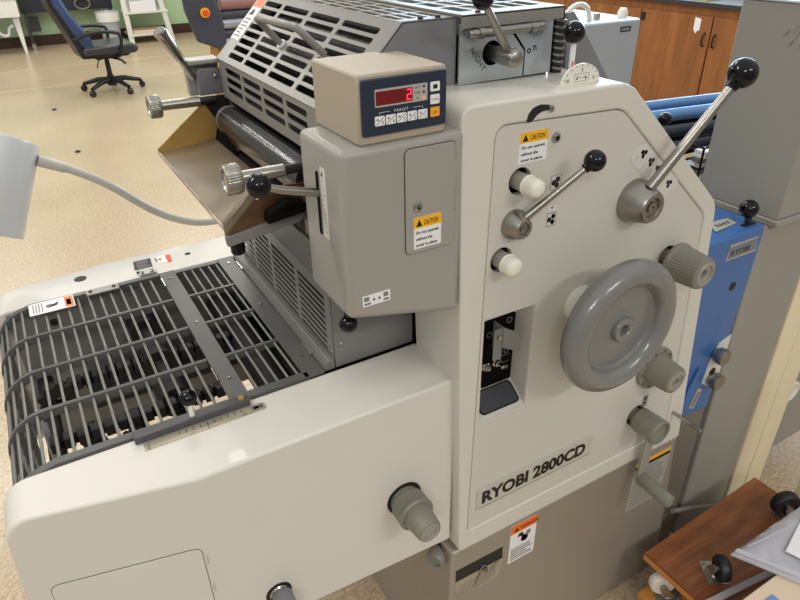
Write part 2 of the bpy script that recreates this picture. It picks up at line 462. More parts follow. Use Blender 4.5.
# switch recess
b = B()
b.box('cream_panel', 0.516, 0.6225, 0.046, 0.050, 0.786, 1.0)            # back
b.box('cream_panel', 0.6195, 0.6225, 0.003, 0.048, 0.786, 1.0)           # right wall
b.box('cream_panel', 0.5145, 0.518, 0.003, 0.048, 0.786, 1.0)
b.box('cream_panel', 0.516, 0.6225, 0.003, 0.048, 0.995, 0.999)
b.prism('cream_panel', left(0), [(-0.002, 0.788), (-0.048, 0.786), (-0.048, 0.822), (-0.002, 0.792)], -0.6225, -0.5155)
rcs = obj('switch_recess', b, press)
b = B(); b.plate('black_matte', front(0.046), rr(0.556, 0.822, 0.6185, 0.958, 0.003), (), 0.0005, 0.003)
for (u, v, r) in ((0.604, 0.905, 0.005), (0.604, 0.885, 0.005), (0.606, 0.946, 0.006), (0.566, 0.93, 0.006)):
    b.plate('print_gray', front(0.046), circ(u, v, r, 14), [circ(u, v, r * 0.72, 14)], 0.003, 0.0034)
for v in (0.896, 0.876, 0.862): b.box('print_gray', 0.597, 0.612, 0.0425, 0.043, v, v + 0.0008)
obj('switch_plate', b, rcs, clean=False)
b = B()
b.plate('steel_gray', front(0.0), rr(0.556, 0.895, 0.574, 0.955, 0.003), (), -0.020, -0.0185)
b.box('steel_gray', 0.5725, 0.5745, 0.0185, 0.044, 0.905, 0.955)
b.prism('steel_gray', F((0.5735, 0.0195, 0), (1, -0.55, 0), (0, 0, 1)), [(0, 0.916), (0.030, 0.908), (0.030, 0.934), (0.022, 0.946), (0, 0.955)], -0.0008, 0.0008)
b.cyl('chrome', (0.565, 0.018, 0.940), (0.565, 0.014, 0.940), 0.004)
obj('switch_guard', b, rcs)
for (x, z, r, L) in ((0.583, 0.870, 0.009, 0.02), (0.561, 0.868, 0.008, 0.012)):
    b = B(); b.lathe('chrome', (x, 0.043, z), (0, -1, 0), [(0, 0), (r, 0), (r, 0.004), (r * 0.7, 0.005), (r * 0.7, 0.009), (r * 0.45, 0.010), (r * 0.4, L), (0, L + 0.001)], 20)
    obj('toggle_switch', b, rcs)
for z in (0.918, 0.852):
    b = B(); b.lathe('chrome', (0.605, 0.043, z), (0, -1, 0), [(0, 0), (0.0042, 0), (0.0036, 0.003), (0, 0.0035)], 14); obj('screw', b, rcs)
sl = F((0.0, 0.0455, 0.8215), (1, 0, 0), (0, -0.0435, -0.030))
sl = F((0.0, 0.004, 0.7945), (1, 0, 0), (0, 0.044, 0.0295))
b = B(); b.plate('window_dark', sl, rr(0.534, 0.006, 0.6125, 0.044, 0.007), (), 0.0003, 0.0012)
b.plate('black_matte', sl, rr(0.532, 0.004, 0.6145, 0.046, 0.008), [rr(0.534, 0.006, 0.6125, 0.044, 0.007)], 0.0003, 0.0016)
obj('indicator_window', b, rcs, clean=False)

# stickers on the panel
SCUT = lambda u0, v0, u1, v1: [('rect', u0, v1 - (v1 - v0) * 0.34, u1, v1, 'sticker_yellow')]
def caution(parent, fr, u0, v0, u1, v1, name='caution_label', lab='white and yellow caution label with black lettering'):
    w, h = u1 - u0, v1 - v0; yb = v1 - h * 0.34
    tri = [(u0 + w * .08, yb + h * .05), (u0 + w * .30, yb + h * .05), (u0 + w * .19, yb + h * .28)]
    it = [('rect', u0, yb, u1, v1, 'sticker_yellow'), ('poly', tri, 'ink_black'),
          ('rect', u0 + w * .175, yb + h * .12, u0 + w * .205, yb + h * .21, 'sticker_yellow'),
          ('text', u0 + w * .35, yb + h * .075, h * .22, 'CAUTION', 'ink_black', dict(sx=w * .60 / (h * .22 * 5.1), bold=0.012, shear=0.12)),
          ('text', u0 + w * .07, v0 + h * .47, h * .135, 'Do not operate', 'ink_black', dict(sx=w * .86 / (h * .135 * 6.6), bold=0.02)),
          ('text', u0 + w * .07, v0 + h * .265, h * .135, 'without the', 'ink_black', dict(sx=w * .62 / (h * .135 * 4.9), bold=0.02)),
          ('text', u0 + w * .07, v0 + h * .07, h * .135, 'cover in place.', 'ink_black', dict(sx=w * .86 / (h * .135 * 6.3), bold=0.02))]
    return sticker(name, parent, fr, rr(u0, v0, u1, v1, 0.001), it, label=lab)
FP = front(-0.0005)
caution(press, FP, 0.5595, 1.2325, 0.6085, 1.2755)
def symbol(u, v, s, kind):
    it = []
    for (du, dv, full) in kind:
        it.append(('poly', circ(u + du * s, v + dv * s, s * .21, 16), 'ink_black'))
        if not full: it.append(('poly', circ(u + du * s, v + dv * s, s * .16, 16), 'plate_light'))
    return it
def frame_(u0, v0, u1, v1, t=0.0006): return [('rect', u0, v0, u1, v0 + t, 'ink_black'), ('rect', u0, v1 - t, u1, v1, 'ink_black'), ('rect', u0, v0, u0 + t, v1, 'ink_black'), ('rect', u1 - t, v0, u1, v1, 'ink_black')]
it = symbol(0.632, 1.194, 0.02, [(-.18, -.02, 1), (.17, .19, 1), (.12, -.24, 1)])
b = sticker('pictogram_label', press, FP, rr(0.6225, 1.1825, 0.6425, 1.205, 0.001), it + frame_(0.6228, 1.1828, 0.6422, 1.2047), 'plate_light')
it = [('rect', 0.6235, 1.1265, 0.6395, 1.127, 'ink_black'), ('rect', 0.6235, 1.1465, 0.6395, 1.147, 'ink_black')] + symbol(0.6312, 1.1367, 0.019, [(-.2, .0, 1), (.17, .22, 0), (.14, -.24, 0)])
it += [('poly', [(0.6275, 1.157), (0.6305, 1.153), (0.6335, 1.157), (0.6305, 1.1555)], 'ink_black')]
sticker('pictogram_label', press, FP, rr(0.6225, 1.126, 0.6405, 1.158, 0.001), it + frame_(0.6228, 1.1263, 0.6402, 1.1475), 'plate_light')
# slanting lever plate
uv = Vector((0.902 - 0.762, 1.137 - 1.249)).normalized()
fp = F((0.759, -0.0005, 1.249), (uv.x, 0, uv.y), (-uv.y, 0, uv.x))
pl = round_poly([(0.044, -0.004), (0.062, 0.009), (0.180, 0.009), (0.186, -0.002), (0.172, -0.027), (0.056, -0.027), (0.044, -0.018)], 0.004)
it = []
for k, u in enumerate((0.066, 0.092, 0.117, 0.163)):
    it += symbol(u, -0.003 if k < 3 else -0.006, 0.017, [(-.2, 0, k > 0), (.17, .2, 1 if k in (1, 2) else 0), (.14, -.24, k in (2, 3))])
for u in (0.058, 0.082, 0.106, 0.128): it.append(('rect', u, -0.024, u + 0.0009, -0.012, 'print_gray'))
sticker('lever_plate', press, fp, pl, it, 'plate_light')
# name plate
b = B(); b.plate('name_plate', FP, rr(0.525, 0.5805, 0.8085, 0.6345, 0.0015), (), 0, 0.0025, 0.0006)
b.box('print_gray', 0.529, 0.805, -0.0034, -0.0030, 0.5845, 0.5855)
npl = obj('name_plate', b, press, clean=False)
b = B(); b.text('ink_black', FP, 0.535, 0.5950, 0.0395, 'RYOBI 2800CD', 0.0026, sx=0.328 / 0.333, bold=0.042, thick=0.0002)
obj('lettering', b, npl, clean=False)
sticker('small_plate', press, FP, rr(0.9435, 0.643, 0.958, 0.672, 0.0008), [('poly', circ(0.951, 0.664, 0.0035, 12), 'ink_black'), ('poly', circ(0.951, 0.652, 0.003, 12), 'ink_black')], 'print_gray')
b = B(); b.lathe('chrome', (0.623, -0.0005, 1.260), (0, -1, 0), [(0, 0), (0.0075, 0), (0.0068, 0.003), (0.004, 0.0042), (0.0035, 0.0032), (0, 0.0032)], 20)
b.box('ink_black', 0.6222, 0.6238, -0.0050, -0.0040, 1.2572, 1.2628); b.box('ink_black', 0.6202, 0.6258, -0.0050, -0.0040, 1.2592, 1.2608)
obj('panel_screw', b, press)
b = B(); b.lathe('chrome', (0.6055, -0.003, 1.3025), (0, -1, 0), [(0, 0), (0.0045, 0), (0.004, 0.004), (0, 0.0045)], 16); obj('slot_screw', b, press)

# plain white push knobs
for (x, z, L, r) in ((0.566, 1.208, 0.0400, 0.0128), (0.543, 1.093, 0.0340, 0.0136)):
    b = B(); b.lathe('knob_ring', (x, 0.03, z), (0, -1, 0), [(0, 0), (r * 1.0, 0), (r * 1.0, 0.030 + L * .40)], 28)
    b.lathe('white_plastic', (x, 0, z), (0, -1, 0), [(r * 1.0, L * .38), (r * 1.13, L * .42), (r * 1.13, L * .48), (r * 1.05, L * .50), (r * 1.05, L * .85), (r * .92, L * .97), (r * .6, L * 1.04), (0, L * 1.06)], 28)
    obj('push_knob', b, press)

# round-knob levers on conical hubs
def lever(hubc, r0, r1, L, p0, p1, rb, rr0, rr1, name='lever'):
    b = B()
    x, y, z = hubc
    b.lathe('brushed', (x, y, z), (0, -1, 0), [(0, 0), (r0, 0), (r0, L * .18), (r0 * .96, L * .3), (r1 * 1.12, L * .92), (r1, L), (r1 * .72, L), (r1 * .62, L * .86), (r1 * .40, L * .86), (r1 * .38, L * .97), (r1 * .18, L * .97), (r1 * .16, L * .9), (0, L * .9)], 44)
    o = obj(name, b, press)
    b = B(); b.tube('brushed', [p0, Vector(p0).lerp(Vector(p1), .5), p1], [rr0, (rr0 + rr1) / 2, rr1], 16); obj('rod', b, o)
    b = B(); b.ball('black_plastic', p1, rb); d = (Vector(p0) - Vector(p1)).normalized()
    b.cyl('black_plastic', Vector(p1) + d * rb * .8, Vector(p1) + d * rb * 1.18, rb * .5, rb * .42); obj('ball_grip', b, o)
    return o
lever((0.5605, -0.0005, 1.146), 0.0225, 0.0135, 0.024, (0.567, -0.017, 1.160), (0.652, -0.050, 1.2355), 0.0152, 0.0056, 0.0042)
lever((0.803, -0.0005, 1.130), 0.0355, 0.0232, 0.0415, (0.806, -0.026, 1.158), (0.918, -0.060, 1.321), 0.0215, 0.0088, 0.0062)

# handwheel
wx, wz = 0.7165, 0.9665
yb = -0.069
prof = [(0.03, 0.004), (0.086, 0.004), (0.098, 0.001), (0.1065, 0.003), (0.1125, 0.009), (0.1150, 0.018), (0.1142, 0.026), (0.1105, 0.033), (0.104, 0.0385), (0.096, 0.0410), (0.0885, 0.0405), (0.082, 0.0375), (0.0775, 0.0325), (0.0752, 0.0270), (0.0742, 0.0205), (0.0725, 0.0190), (0.069, 0.0190), (0.036, 0.0195), (0.024, 0.0205), (0.0215, 0.022), (0.0205, 0.029), (0.019, 0.031), (0.0125, 0.031), (0.0115, 0.0295), (0.0095, 0.0295), (0.009, 0.018), (0, 0.018)]
b = B(); b.lathe('wheel_gray', (wx, yb, wz), (0, -1, 0), prof, 96)
hw = obj('handwheel', b, press, sharp=50)
b = B(); b.lathe('white_plastic', (wx, -0.0005, wz), (0, -1, 0), [(0, 0), (0.033, 0), (0.033, 0.070), (0, 0.070)], 48); obj('wheel_hub', b, hw)

# fluted knobs
def fluted(x, z, y0, prof, ribs, ribd, rng, m='knob_gray', name='fluted_knob', stub=None, hole=None, ringr=None):
    b = B()
    if stub: b.lathe(m, (x, 0.05, z), (0, -1, 0), [(0, 0), (stub, 0), (stub, 0.05 - y0 + prof[0][1])], 32)
    b.lathe(m, (x, y0, z), (0, -1, 0), prof, 64, ribs, ribd, rng)
    return obj(name, b, press, sharp=40)
o = fluted(0.9215, 0.9965, -0.018, [(0.014, 0.0), (0.0340, 0.0), (0.0353, 0.002), (0.0353, 0.006), (0.0340, 0.008), (0.0332, 0.010), (0.0295, 0.054), (0.0278, 0.059), (0.0218, 0.062)], 40, 0.0014, (5, 6), stub=0.0145)
b = B(); b.lathe('knob_ring', (0.9215, -0.018, 0.9965), (0, -1, 0), [(0.0222, 0.0615), (0.0205, 0.063), (0.0175, 0.0628), (0.0165, 0.0595), (0.0095, 0.0595), (0.0085, 0.0575), (0.0075, 0.0575), (0.007, 0.048), (0, 0.048)], 40); obj('knob_cap', b, o)
# flange and knob
b = B(); b.lathe('knob_gray', (0.9525, -0.0005, 0.7435), (0, -1, 0), [(0, 0), (0.0465, 0), (0.0465, 0.0075), (0.044, 0.009), (0.039, 0.009), (0.038, 0.0075), (0, 0.0075)], 48)
for k in range(10):
    a = k * 2 * PI / 10; b.box('ink_black', 0.9525 + .0415 * math.cos(a) - .002, 0.9525 + .0415 * math.cos(a) + .002, -0.0102, -0.0090, 0.7435 + .0415 * math.sin(a) - .0016, 0.7435 + .0415 * math.sin(a) + .0016)
dialr = obj('dial_ring', b, press)
o = fluted(0.9525, 0.7437, -0.006, [(0.02, 0.0), (0.0325, 0.0), (0.0325, 0.004), (0.032, 0.006), (0.0285, 0.046), (0.0268, 0.050), (0.0218, 0.052)], 44, 0.0010, (3, 4))
b = B(); b.lathe('knob_ring', (0.9525, -0.006, 0.7437), (0, -1, 0), [(0.0225, 0.0515), (0.020, 0.053), (0.016, 0.0528), (0.0155, 0.050), (0.0095, 0.050), (0.009, 0.052), (0.007, 0.052), (0.0065, 0.042), (0, 0.042)], 40); obj('knob_cap', b, o)
b = B(); b.lathe('knob_gray', (0.931, 0.05, 0.626), (0, -1, 0), [(0, 0), (0.017, 0), (0.017, 0.062)], 32)
b.lathe('knob_gray', (0.931, -0.010, 0.6262), (0, -1, 0), [(0.018, 0), (0.0245, 0.0), (0.0262, 0.002), (0.0282, 0.050), (0.0278, 0.054), (0.0258, 0.056), (0.0238, 0.055), (0.0225, 0.049), (0.012, 0.044), (0, 0.043)], 48)
obj('plain_knob', b, press, sharp=50)
b = B(); b.cyl('chrome', (1.0555, 0.0, 0.582), (1.0555, -0.074, 0.582), 0.0044); obj('pin', b, press)
# crank arm and grip below
b = B(); b.prism('knob_ring', F((0, -0.018, 0), (1, 0, 0), (0, 0, 1)), [(0.9535, 0.602), (0.9755, 0.602), (0.981, 0.45), (0.975, 0.438), (0.957, 0.438), (0.951, 0.45)], 0.0, 0.008)
ca = obj('crank_arm', b, press, bevel=0.002)
b = B(); b.lathe('knob_gray', (0.962, -0.024, 0.4515), (0, -1, 0), [(0, 0), (0.0135, 0), (0.0148, 0.002), (0.0148, 0.078), (0.0132, 0.082), (0.009, 0.083), (0.0085, 0.081), (0, 0.081)], 32); obj('crank_grip', b, ca)

# base stickers
FB = front(0.003)
g = [(0.4875, 0.431), (0.604, 0.428), (0.606, 0.362), (0.598, 0.343), (0.588, 0.337), (0.512, 0.342), (0.499, 0.350), (0.489, 0.372)]
g = list(reversed(g))
it = [('poly', [(0.489, 0.395), (0.605, 0.392), (0.603, 0.4275), (0.4885, 0.430)], 'ink_black')]
r0 = random.Random(3)
for k in range(16): it.append(('rect', 0.494 + k * .0068, 0.402 + r0.random() * .014, 0.498 + k * .0068, 0.404 + r0.random() * .02, 'print_gray'))
it += text_lines(0.50, 0.59, 0.378, 0.343, 4, seed=2) 
for k in range(6): it.append(('rect', 0.575 + k * .004, 0.372 + k * .003, 0.5765 + k * .004, 0.384 + k * .003, 'ink_black'))
gp = sticker('gauge_plate', press, FB, g, it, 'plate_tan')
b = B(); b.lathe('chrome', (0.5545, 0.002, 0.3985), (0, -1, 0), [(0, 0), (0.0085, 0), (0.0085, 0.004), (0.006, 0.005), (0.006, 0.010), (0.0035, 0.0115), (0.0035, 0.014), (0, 0.014)], 20)
b.prism('tray_steel', front(0.0015), [(0.5505, 0.3985), (0.5585, 0.3985), (0.536, 0.352)], 0, 0.001)
obj('gauge_pointer', b, gp)
# orange warning label
u0, u1, v0, v1 = 0.6215, 0.6895, 0.360, 0.4715
it = [('rect', u0, 0.447, u1, v1, 'sticker_orange'), ('poly', [(0.630, 0.451), (0.643, 0.451), (0.6365, 0.463)], 'ink_black'),
      ('text', 0.6455, 0.4525, 0.0135, 'WARNING', 'ink_black', dict(sx=0.74, bold=0.012)),
      ('poly', circ(0.660, 0.4195, 0.0095, 18), 'ink_black'), ('poly', circ(0.660, 0.4195, 0.0065, 18), 'sticker_white'),
      ('poly', circ(0.669, 0.432, 0.007, 14), 'print_gray'),
      ('poly', [(0.643, 0.440), (0.652, 0.442), (0.660, 0.428), (0.655, 0.421), (0.649, 0.431), (0.641, 0.430)], 'ink_black'),
      ('rect', u0, 0.403, u1, 0.4036, 'print_gray')] + text_lines(0.6265, 0.684, 0.401, 0.364, 6, 'ink_black', 5)
sticker('warning_label', press, FB, rr(u0, v0, u1, v1, 0.001), it, label='white warning label with an orange header')
u0, u1, v0, v1 = 0.9765, 1.0945, 0.306, 0.461
it = [('rect', u0 + .002, 0.4495, u1 - .002, 0.4595, 'sticker_yellow'), ('rect', u0 + .002, 0.440, u1 - .002, 0.4495, 'ink_black')]
it += text_lines(u0 + .006, u1 - .006, 0.436, 0.312, 11, 'steel_gray', 9)
sticker('notice_label', press, FB, rr(u0, v0, u1, v1, 0.001), it, 'notice_gray', 'gray notice label with a yellow and black header')
# small knob on the base's left side
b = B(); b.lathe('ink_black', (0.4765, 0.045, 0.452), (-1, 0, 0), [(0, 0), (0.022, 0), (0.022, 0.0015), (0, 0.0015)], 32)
b.lathe('knob_gray', (0.478, 0.044, 0.450), (-0.85, -0.55, 0), [(0, 0), (0.0185, 0), (0.0205, 0.003), (0.0195, 0.024), (0.0165, 0.0275), (0.0135, 0.0275), (0.0125, 0.023), (0, 0.023)], 36)
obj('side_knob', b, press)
b = B(); b.lathe('chrome', (0.478, 0.085, 0.445), (-1, 0, 0), [(0, 0), (0.004, 0), (0.003, 0.003), (0, 0.003)], 14); obj('side_screw', b, press)

# ------------------------------------------------------------------ delivery unit (left)
def yfront(x): return 0.018 + (0.07 - x) * 0.2214 if x < 0.07 else 0.018
def yback(x): return 0.752 - (0.07 - x) * 0.15 if x < 0.07 else 0.752
def arc(cx, cz, r, a0, a1, n): return [(cx + r * math.cos(math.radians(a0 + (a1 - a0) * k / n)), cz + r * math.sin(math.radians(a0 + (a1 - a0) * k / n))) for k in range(n + 1)]
def side_shell(m, yf, yin, zb):
    b = B(); bm = b.bm
    topp = [(0.484, 0.889), (0.07, 0.889)] + arc(-0.124, 0.852, 0.037, 90, 174, 10) + [(-0.184, zb + .03)]
    bot = [(0.07, zb + .024), (0.484, zb)]
    pts = topp + bot
    A = [bm.verts.new((x, yf(x), z)) for x, z in pts]; Bk = [bm.verts.new((x, yin, z)) for x, z in pts]
    n = len(pts); k0 = b.mi(m)
    i_k = n - 2                                   # lower point of the crease
    for V in (A, Bk):
        bm.faces.new([V[0], V[1], V[i_k], V[n - 1]]); bm.faces.new(V[1:i_k + 1])
    for i in range(n): bm.faces.new((A[i], A[(i + 1) % n], Bk[(i + 1) % n], Bk[i]))
    return b
dl = obj('delivery_cover', side_shell('cream_delivery', yfront, 0.141, 0.510), press, bevel=0.0045, sharp=30, seg=3)
dr = obj('delivery_rear_cover', side_shell('cream_delivery', yback, 0.636, 0.548), press, bevel=0.0045, sharp=30, seg=3)
# access door on the angled part, with hinge pins
UA = Vector((0.22, -0.0487, 0)).normalized()
fa = F(Vector((0.07, 0.018, 0)), UA, (0, 0, 1))
b = B(); b.plate('cream_delivery', fa, round_poly([(-0.2125, 0.58), (-0.0165, 0.58), (-0.0165, 0.760), (-0.2125, 0.760)], 0.012), (), 0.0002, 0.0016, 0.0006); b.plate('gap_dark', fa, round_poly([(-0.2133, 0.579), (-0.0157, 0.579), (-0.0157, 0.7608), (-0.2133, 0.7608)], 0.013), (), 0.0002, 0.0006); ad = obj('access_door', b, press, clean=False)
for v in (0.735, 0.672):
    b = B(); b.cyl('cream', fa.at(-0.0135, v - .010, 0.002), fa.at(-0.0135, v + .010, 0.002), 0.0022, seg=12); obj('hinge', b, ad)
# scuffs in the paint
# knobs on the delivery front
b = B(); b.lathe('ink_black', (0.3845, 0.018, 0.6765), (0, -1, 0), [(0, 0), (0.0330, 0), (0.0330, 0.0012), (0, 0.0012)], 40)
b.lathe('knob_gray', (0.384, 0.017, 0.676), (0, -1, 0), [(0, 0), (0.0265, 0), (0.0265, 0.012)], 40)
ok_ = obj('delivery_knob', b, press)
b = B(); b.lathe('knob_gray', (0.384, 0.006, 0.676), (0, -1, 0), [(0.02, 0), (0.0300, 0), (0.0310, 0.0015), (0.0310, 0.024), (0.0318, 0.0255), (0.0318, 0.030), (0.0300, 0.032), (0.024, 0.032)], 64, 30, 0.0016, (2, 3)); obj('knob_collar', b, ok_, sharp=40)
b = B(); b.lathe('knob_gray', (0.384, 0.006, 0.676), (0, -1, 0), [(0.0255, 0.028), (0.0255, 0.032), (0.0215, 0.067), (0.0195, 0.071), (0.0165, 0.072)], 48)
b.lathe('knob_ring', (0.384, 0.006, 0.676), (0, -1, 0), [(0.0168, 0.0718), (0.0150, 0.073), (0.0125, 0.0725), (0.0115, 0.070), (0, 0.070)], 40); obj('knob_grip', b, ok_, sharp=45)
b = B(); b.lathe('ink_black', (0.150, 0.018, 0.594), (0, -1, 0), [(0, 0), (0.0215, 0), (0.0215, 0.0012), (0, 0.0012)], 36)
b.lathe('chrome', (0.150, 0.018, 0.594), (0, -1, 0), [(0, 0.001), (0.016, 0.001), (0.013, 0.004), (0, 0.004)], 30)
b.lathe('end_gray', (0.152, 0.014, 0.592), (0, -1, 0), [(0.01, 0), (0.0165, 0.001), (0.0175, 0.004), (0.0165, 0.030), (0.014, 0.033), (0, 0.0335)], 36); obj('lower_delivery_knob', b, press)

# guard grille over the stacker
path = [(0.156, 0.889), (-0.088, 0.889)] + arc(-0.090, 0.823, 0.066, 90, 178, 12)[1:] + [(-0.157, 0.74), (-0.158, 0.60)]
inner = [(0.156, 0.876), (-0.088, 0.876)] + arc(-0.090, 0.823, 0.053, 90, 178, 12)[1:] + [(-0.144, 0.74), (-0.145, 0.60)]
b = B()
for y in (0.278, 0.395, 0.511): b.prism('grille_gray', front(y), [(x_, z_ + 0.0015) for x_, z_ in path] + list(reversed(inner)), -0.0036, 0.0036)
path2 = [(x, z + 0.003 if k < 2 else z) for k, (x, z) in enumerate(path)]
for y in (0.149, 0.629): b.prism('grille_gray', front(y), path2 + list(reversed(inner)), -0.0065, 0.0065)
def along(pts, step):
    out = []; acc = 0.0
    for p, q in zip(pts, pts[1:]):
        p, q = Vector(p), Vector(q); L = (q - p).length
        while acc <= L: out.append(p.lerp(q, acc / L)); acc += step
        acc -= L
    return out
for p in along(path, 0.0199)[1:]:
    b.cyl('rod_gray', (p.x + (0.003 if p.y < 0.885 else 0), 0.145, p.y - .0035), (p.x + (0.003 if p.y < 0.885 else 0), 0.632, p.y - .0035), 0.0024, seg=8)
gg = obj('guard_grille', b, press)
# hinged middle guard
b = B()
for (x0, x1) in ((0.157, 0.187), (0.279, 0.3105)): b.box('grille_gray', x0, x1, 0.142, 0.632, 0.8885, 0.892)
for y in (0.158, 0.274, 0.394, 0.509, 0.622): b.box('grille_gray', 0.187, 0.279, y - .0032, y + .0032, 0.878, 0.8905)
b.box('grille_gray', 0.187, 0.285, 0.143, 0.156, 0.880, 0.892)
for x in (0.204, 0.2215, 0.239, 0.2565, 0.273): b.cyl('rod_gray', (x, 0.148, 0.8865), (x, 0.628, 0.8865), 0.0023, seg=8)
mg = obj('middle_guard', b, press)
for (x, y) in ((0.172, 0.205), (0.172, 0.40), (0.172, 0.60), (0.295, 0.20), (0.295, 0.40), (0.295, 0.60)):
    b = B(); b.lathe('chrome', (x, y, 0.892), (0, 0, 1), [(0, 0), (0.0035, 0), (0.003, 0.002), (0, 0.0024)], 12); obj('screw', b, mg)
for (x, y) in ((0.156, 0.225), (0.156, 0.585), (0.3125, 0.215), (0.3125, 0.575)):
    b = B(); b.cyl('chrome', (x, y - .02, 0.893), (x, y + .02, 0.893), 0.0025, seg=10); obj('hinge_pin', b, mg)
b = B(); b.box('rod_gray', 0.3135, 0.3165, 0.150, 0.625, 0.885, 0.899); b.box('steel_gray', 0.3165, 0.3335, 0.150, 0.625, 0.885, 0.902); b.box('warm_gray', 0.3225, 0.3245, 0.150, 0.625, 0.902, 0.9035)
obj('channel_rail', b, press, bevel=0.001)
# grille labels and plates
it = [('rect', -0.0265, 0.582, -0.0115, 0.625, 'sticker_orange'), ('poly', [(-0.056, 0.597), (-0.040, 0.600), (-0.036, 0.614), (-0.048, 0.606)], 'ink_black'), ('poly', circ(-0.053, 0.604, 0.007, 12), 'print_gray'), ('rect', -0.0235, 0.590, -0.0155, 0.614, 'ink_black')]
for u in (-0.082, -0.077, -0.072, -0.067): it.append(('rect', u, 0.586, u + .0018, 0.622, 'print_gray'))
sticker('grille_label', press, top(0.894), rr(-0.0885, 0.580, -0.0095, 0.6275, 0.001), it, label='white grille label with an orange end')
b = B(); b.box('warm_gray', 0.014, 0.075, 0.606, 0.628, 0.893, 0.896)
for x in (0.022, 0.066): b.cyl('ink_black', (x, 0.617, 0.896), (x, 0.617, 0.8985), 0.0035, seg=12)
obj('strap_plate', b, press, bevel=0.0006)
tb = top(0.889)
it = text_lines(0.1255, 0.152, 0.720, 0.682, 4, 'print_gray', 8)
sticker('black_label', press, F((0, 0, 0.889), (1, 0, 0), (0, 1, 0)), [(0.1165, 0.679), (0.1535, 0.6775), (0.1575, 0.7225), (0.1215, 0.7225)], it, 'ink_black', 'black label with small gray print')
it = [('rect', 0.1645, 0.692, 0.1675, 0.716, 'ink_black'), ('rect', 0.172, 0.699, 0.178, 0.708, 'sticker_red'), ('poly', [(0.1865, 0.680), (0.1955, 0.679), (0.1985, 0.7195), (0.1875, 0.7175)], 'sticker_red'), ('rect', 0.168, 0.703, 0.174, 0.706, 'ink_black')]
sticker('red_label', press, tb, [(0.163, 0.690), (0.195, 0.678), (0.199, 0.7205), (0.165, 0.7185)], it, label='white label with a red end')
b = B(); b.box('sticker_silver', 0.120, 0.154, 0.640, 0.668, 0.889, 0.8945)
b.cyl('ink_black', (0.117, 0.654, 0.8945), (0.123, 0.654, 0.8945), 0.003, seg=10)
for x in (0.127, 0.146): b.cyl('chrome', (x, 0.645, 0.894), (x, 0.645, 0.899), 0.0035, seg=12)
obj('latch_plate', b, press, bevel=0.0008)
for (x, y, r) in ((0.0125, 0.701, 0.0125), (0.2335, 0.700, 0.0065)):
    b = B(); b.lathe('soot', (x, y, 0.889), (0, 0, 1), [(0, 0), (r, 0), (r * .95, 0.0008), (0, 0.0008)], 28); obj('plug', b, press)
# ruler and guide handle
rl = [(0.0225, 0.107), (0.196, 0.107), (0.2005, 0.1105), (0.2005, 0.1205), (0.196, 0.1245), (0.0225, 0.1245)]
it = [('rect', 0.0285, 0.113, 0.0293, 0.1225, 'ink_black')]
for k in range(10): it.append(('rect', 0.0715 + k * .0102, 0.1155 if k not in (4,) else 0.1125, 0.0725 + k * .0102, 0.1235, 'ink_black'))
it += [('text', 0.0265, 0.1075, 0.0065, '0', 'ink_black', dict(align='LEFT')), ('text', 0.1105, 0.1075, 0.0065, '5', 'ink_black'), ('text', 0.1625, 0.1075, 0.0065, '10', 'ink_black'),
       ('rect', 0.1785, 0.1105, 0.1975, 0.1215, 'print_gray'), ('rect', 0.182, 0.113, 0.190, 0.119, 'ink_black'), ('rect', 0.192, 0.1135, 0.195, 0.118, 'ink_black')]
sticker('ruler_plate', press, top(0.8892), rl, it, 'plate_tan', 'silver ruler plate marked 0, 5 and 10')
b = B(); b.box('guide_gray', 0.013, 0.181, 0.1255, 0.1415, 0.8893, 0.902); gb = obj('guide_bar', b, press, bevel=0.0015)
b = B(); b.cyl('white_plastic', (0.0965, 0.1335, 0.902), (0.0965, 0.1335, 0.926), 0.0042, 0.0036, 14); obj('guide_post', b, gb)
b = B(); b.ball('black_plastic', (0.0965, 0.1335, 0.9345), 0.0122); obj('ball_grip', b, gb)
b = B(); b.lathe('gold_tan', (0.170, 0.1335, 0.902), (0, 0, 1), [(0, 0), (0.005, 0), (0.0045, 0.003), (0, 0.0035)], 14); obj('screw', b, gb)
# dark works seen through the grille
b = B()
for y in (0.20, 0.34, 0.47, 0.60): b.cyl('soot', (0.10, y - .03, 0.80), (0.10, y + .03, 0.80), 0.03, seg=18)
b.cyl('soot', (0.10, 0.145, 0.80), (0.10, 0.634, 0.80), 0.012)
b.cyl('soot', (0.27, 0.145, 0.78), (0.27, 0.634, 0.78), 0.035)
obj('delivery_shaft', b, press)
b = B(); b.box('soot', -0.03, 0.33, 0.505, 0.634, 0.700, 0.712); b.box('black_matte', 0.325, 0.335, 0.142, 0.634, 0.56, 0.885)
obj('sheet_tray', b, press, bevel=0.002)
r1 = random.Random(11)
for (yc, n_k, x0, pit, zc) in ((0.452, 26, -0.09, 0.0145, 0.80), (0.262, 14, -0.10, 0.020, 0.825)):
    b = B(); b.box('black_matte', x0, x0 + n_k * pit, yc + .004, yc + .018, zc - .006, zc + .006)
    for k in range(n_k):
        x = x0 + k * pit; b.box('rubber_black' if k % 2 else 'soot', x, x + pit * .72, yc + .002 * (k % 2), yc + .022, zc - .010, zc + .010)
    obj('drive_chain', b, press, bevel=0.001)
for (x, yc, zc, r, n_k) in ((-0.08, 0.44, 0.79, 0.034, 9), (0.02, 0.246, 0.78, 0.040, 10)):
    b = B(); b.lathe('soot', (x, yc, zc), (0, 1, 0), [(0.006, 0), (r, 0), (r, 0.012), (0.006, 0.012)], 36, n_k, 0.006, (1, 2)); obj('sprocket', b, press)
b = B()
b.cyl('soot', (-0.105, 0.145, 0.72), (-0.105, 0.630, 0.72), 0.015)
b.tube('soot', [(-0.05, 0.30, 0.82), (-0.02, 0.26, 0.74), (0.0, 0.24, 0.66), (-0.01, 0.25, 0.55)], 0.018, 10)
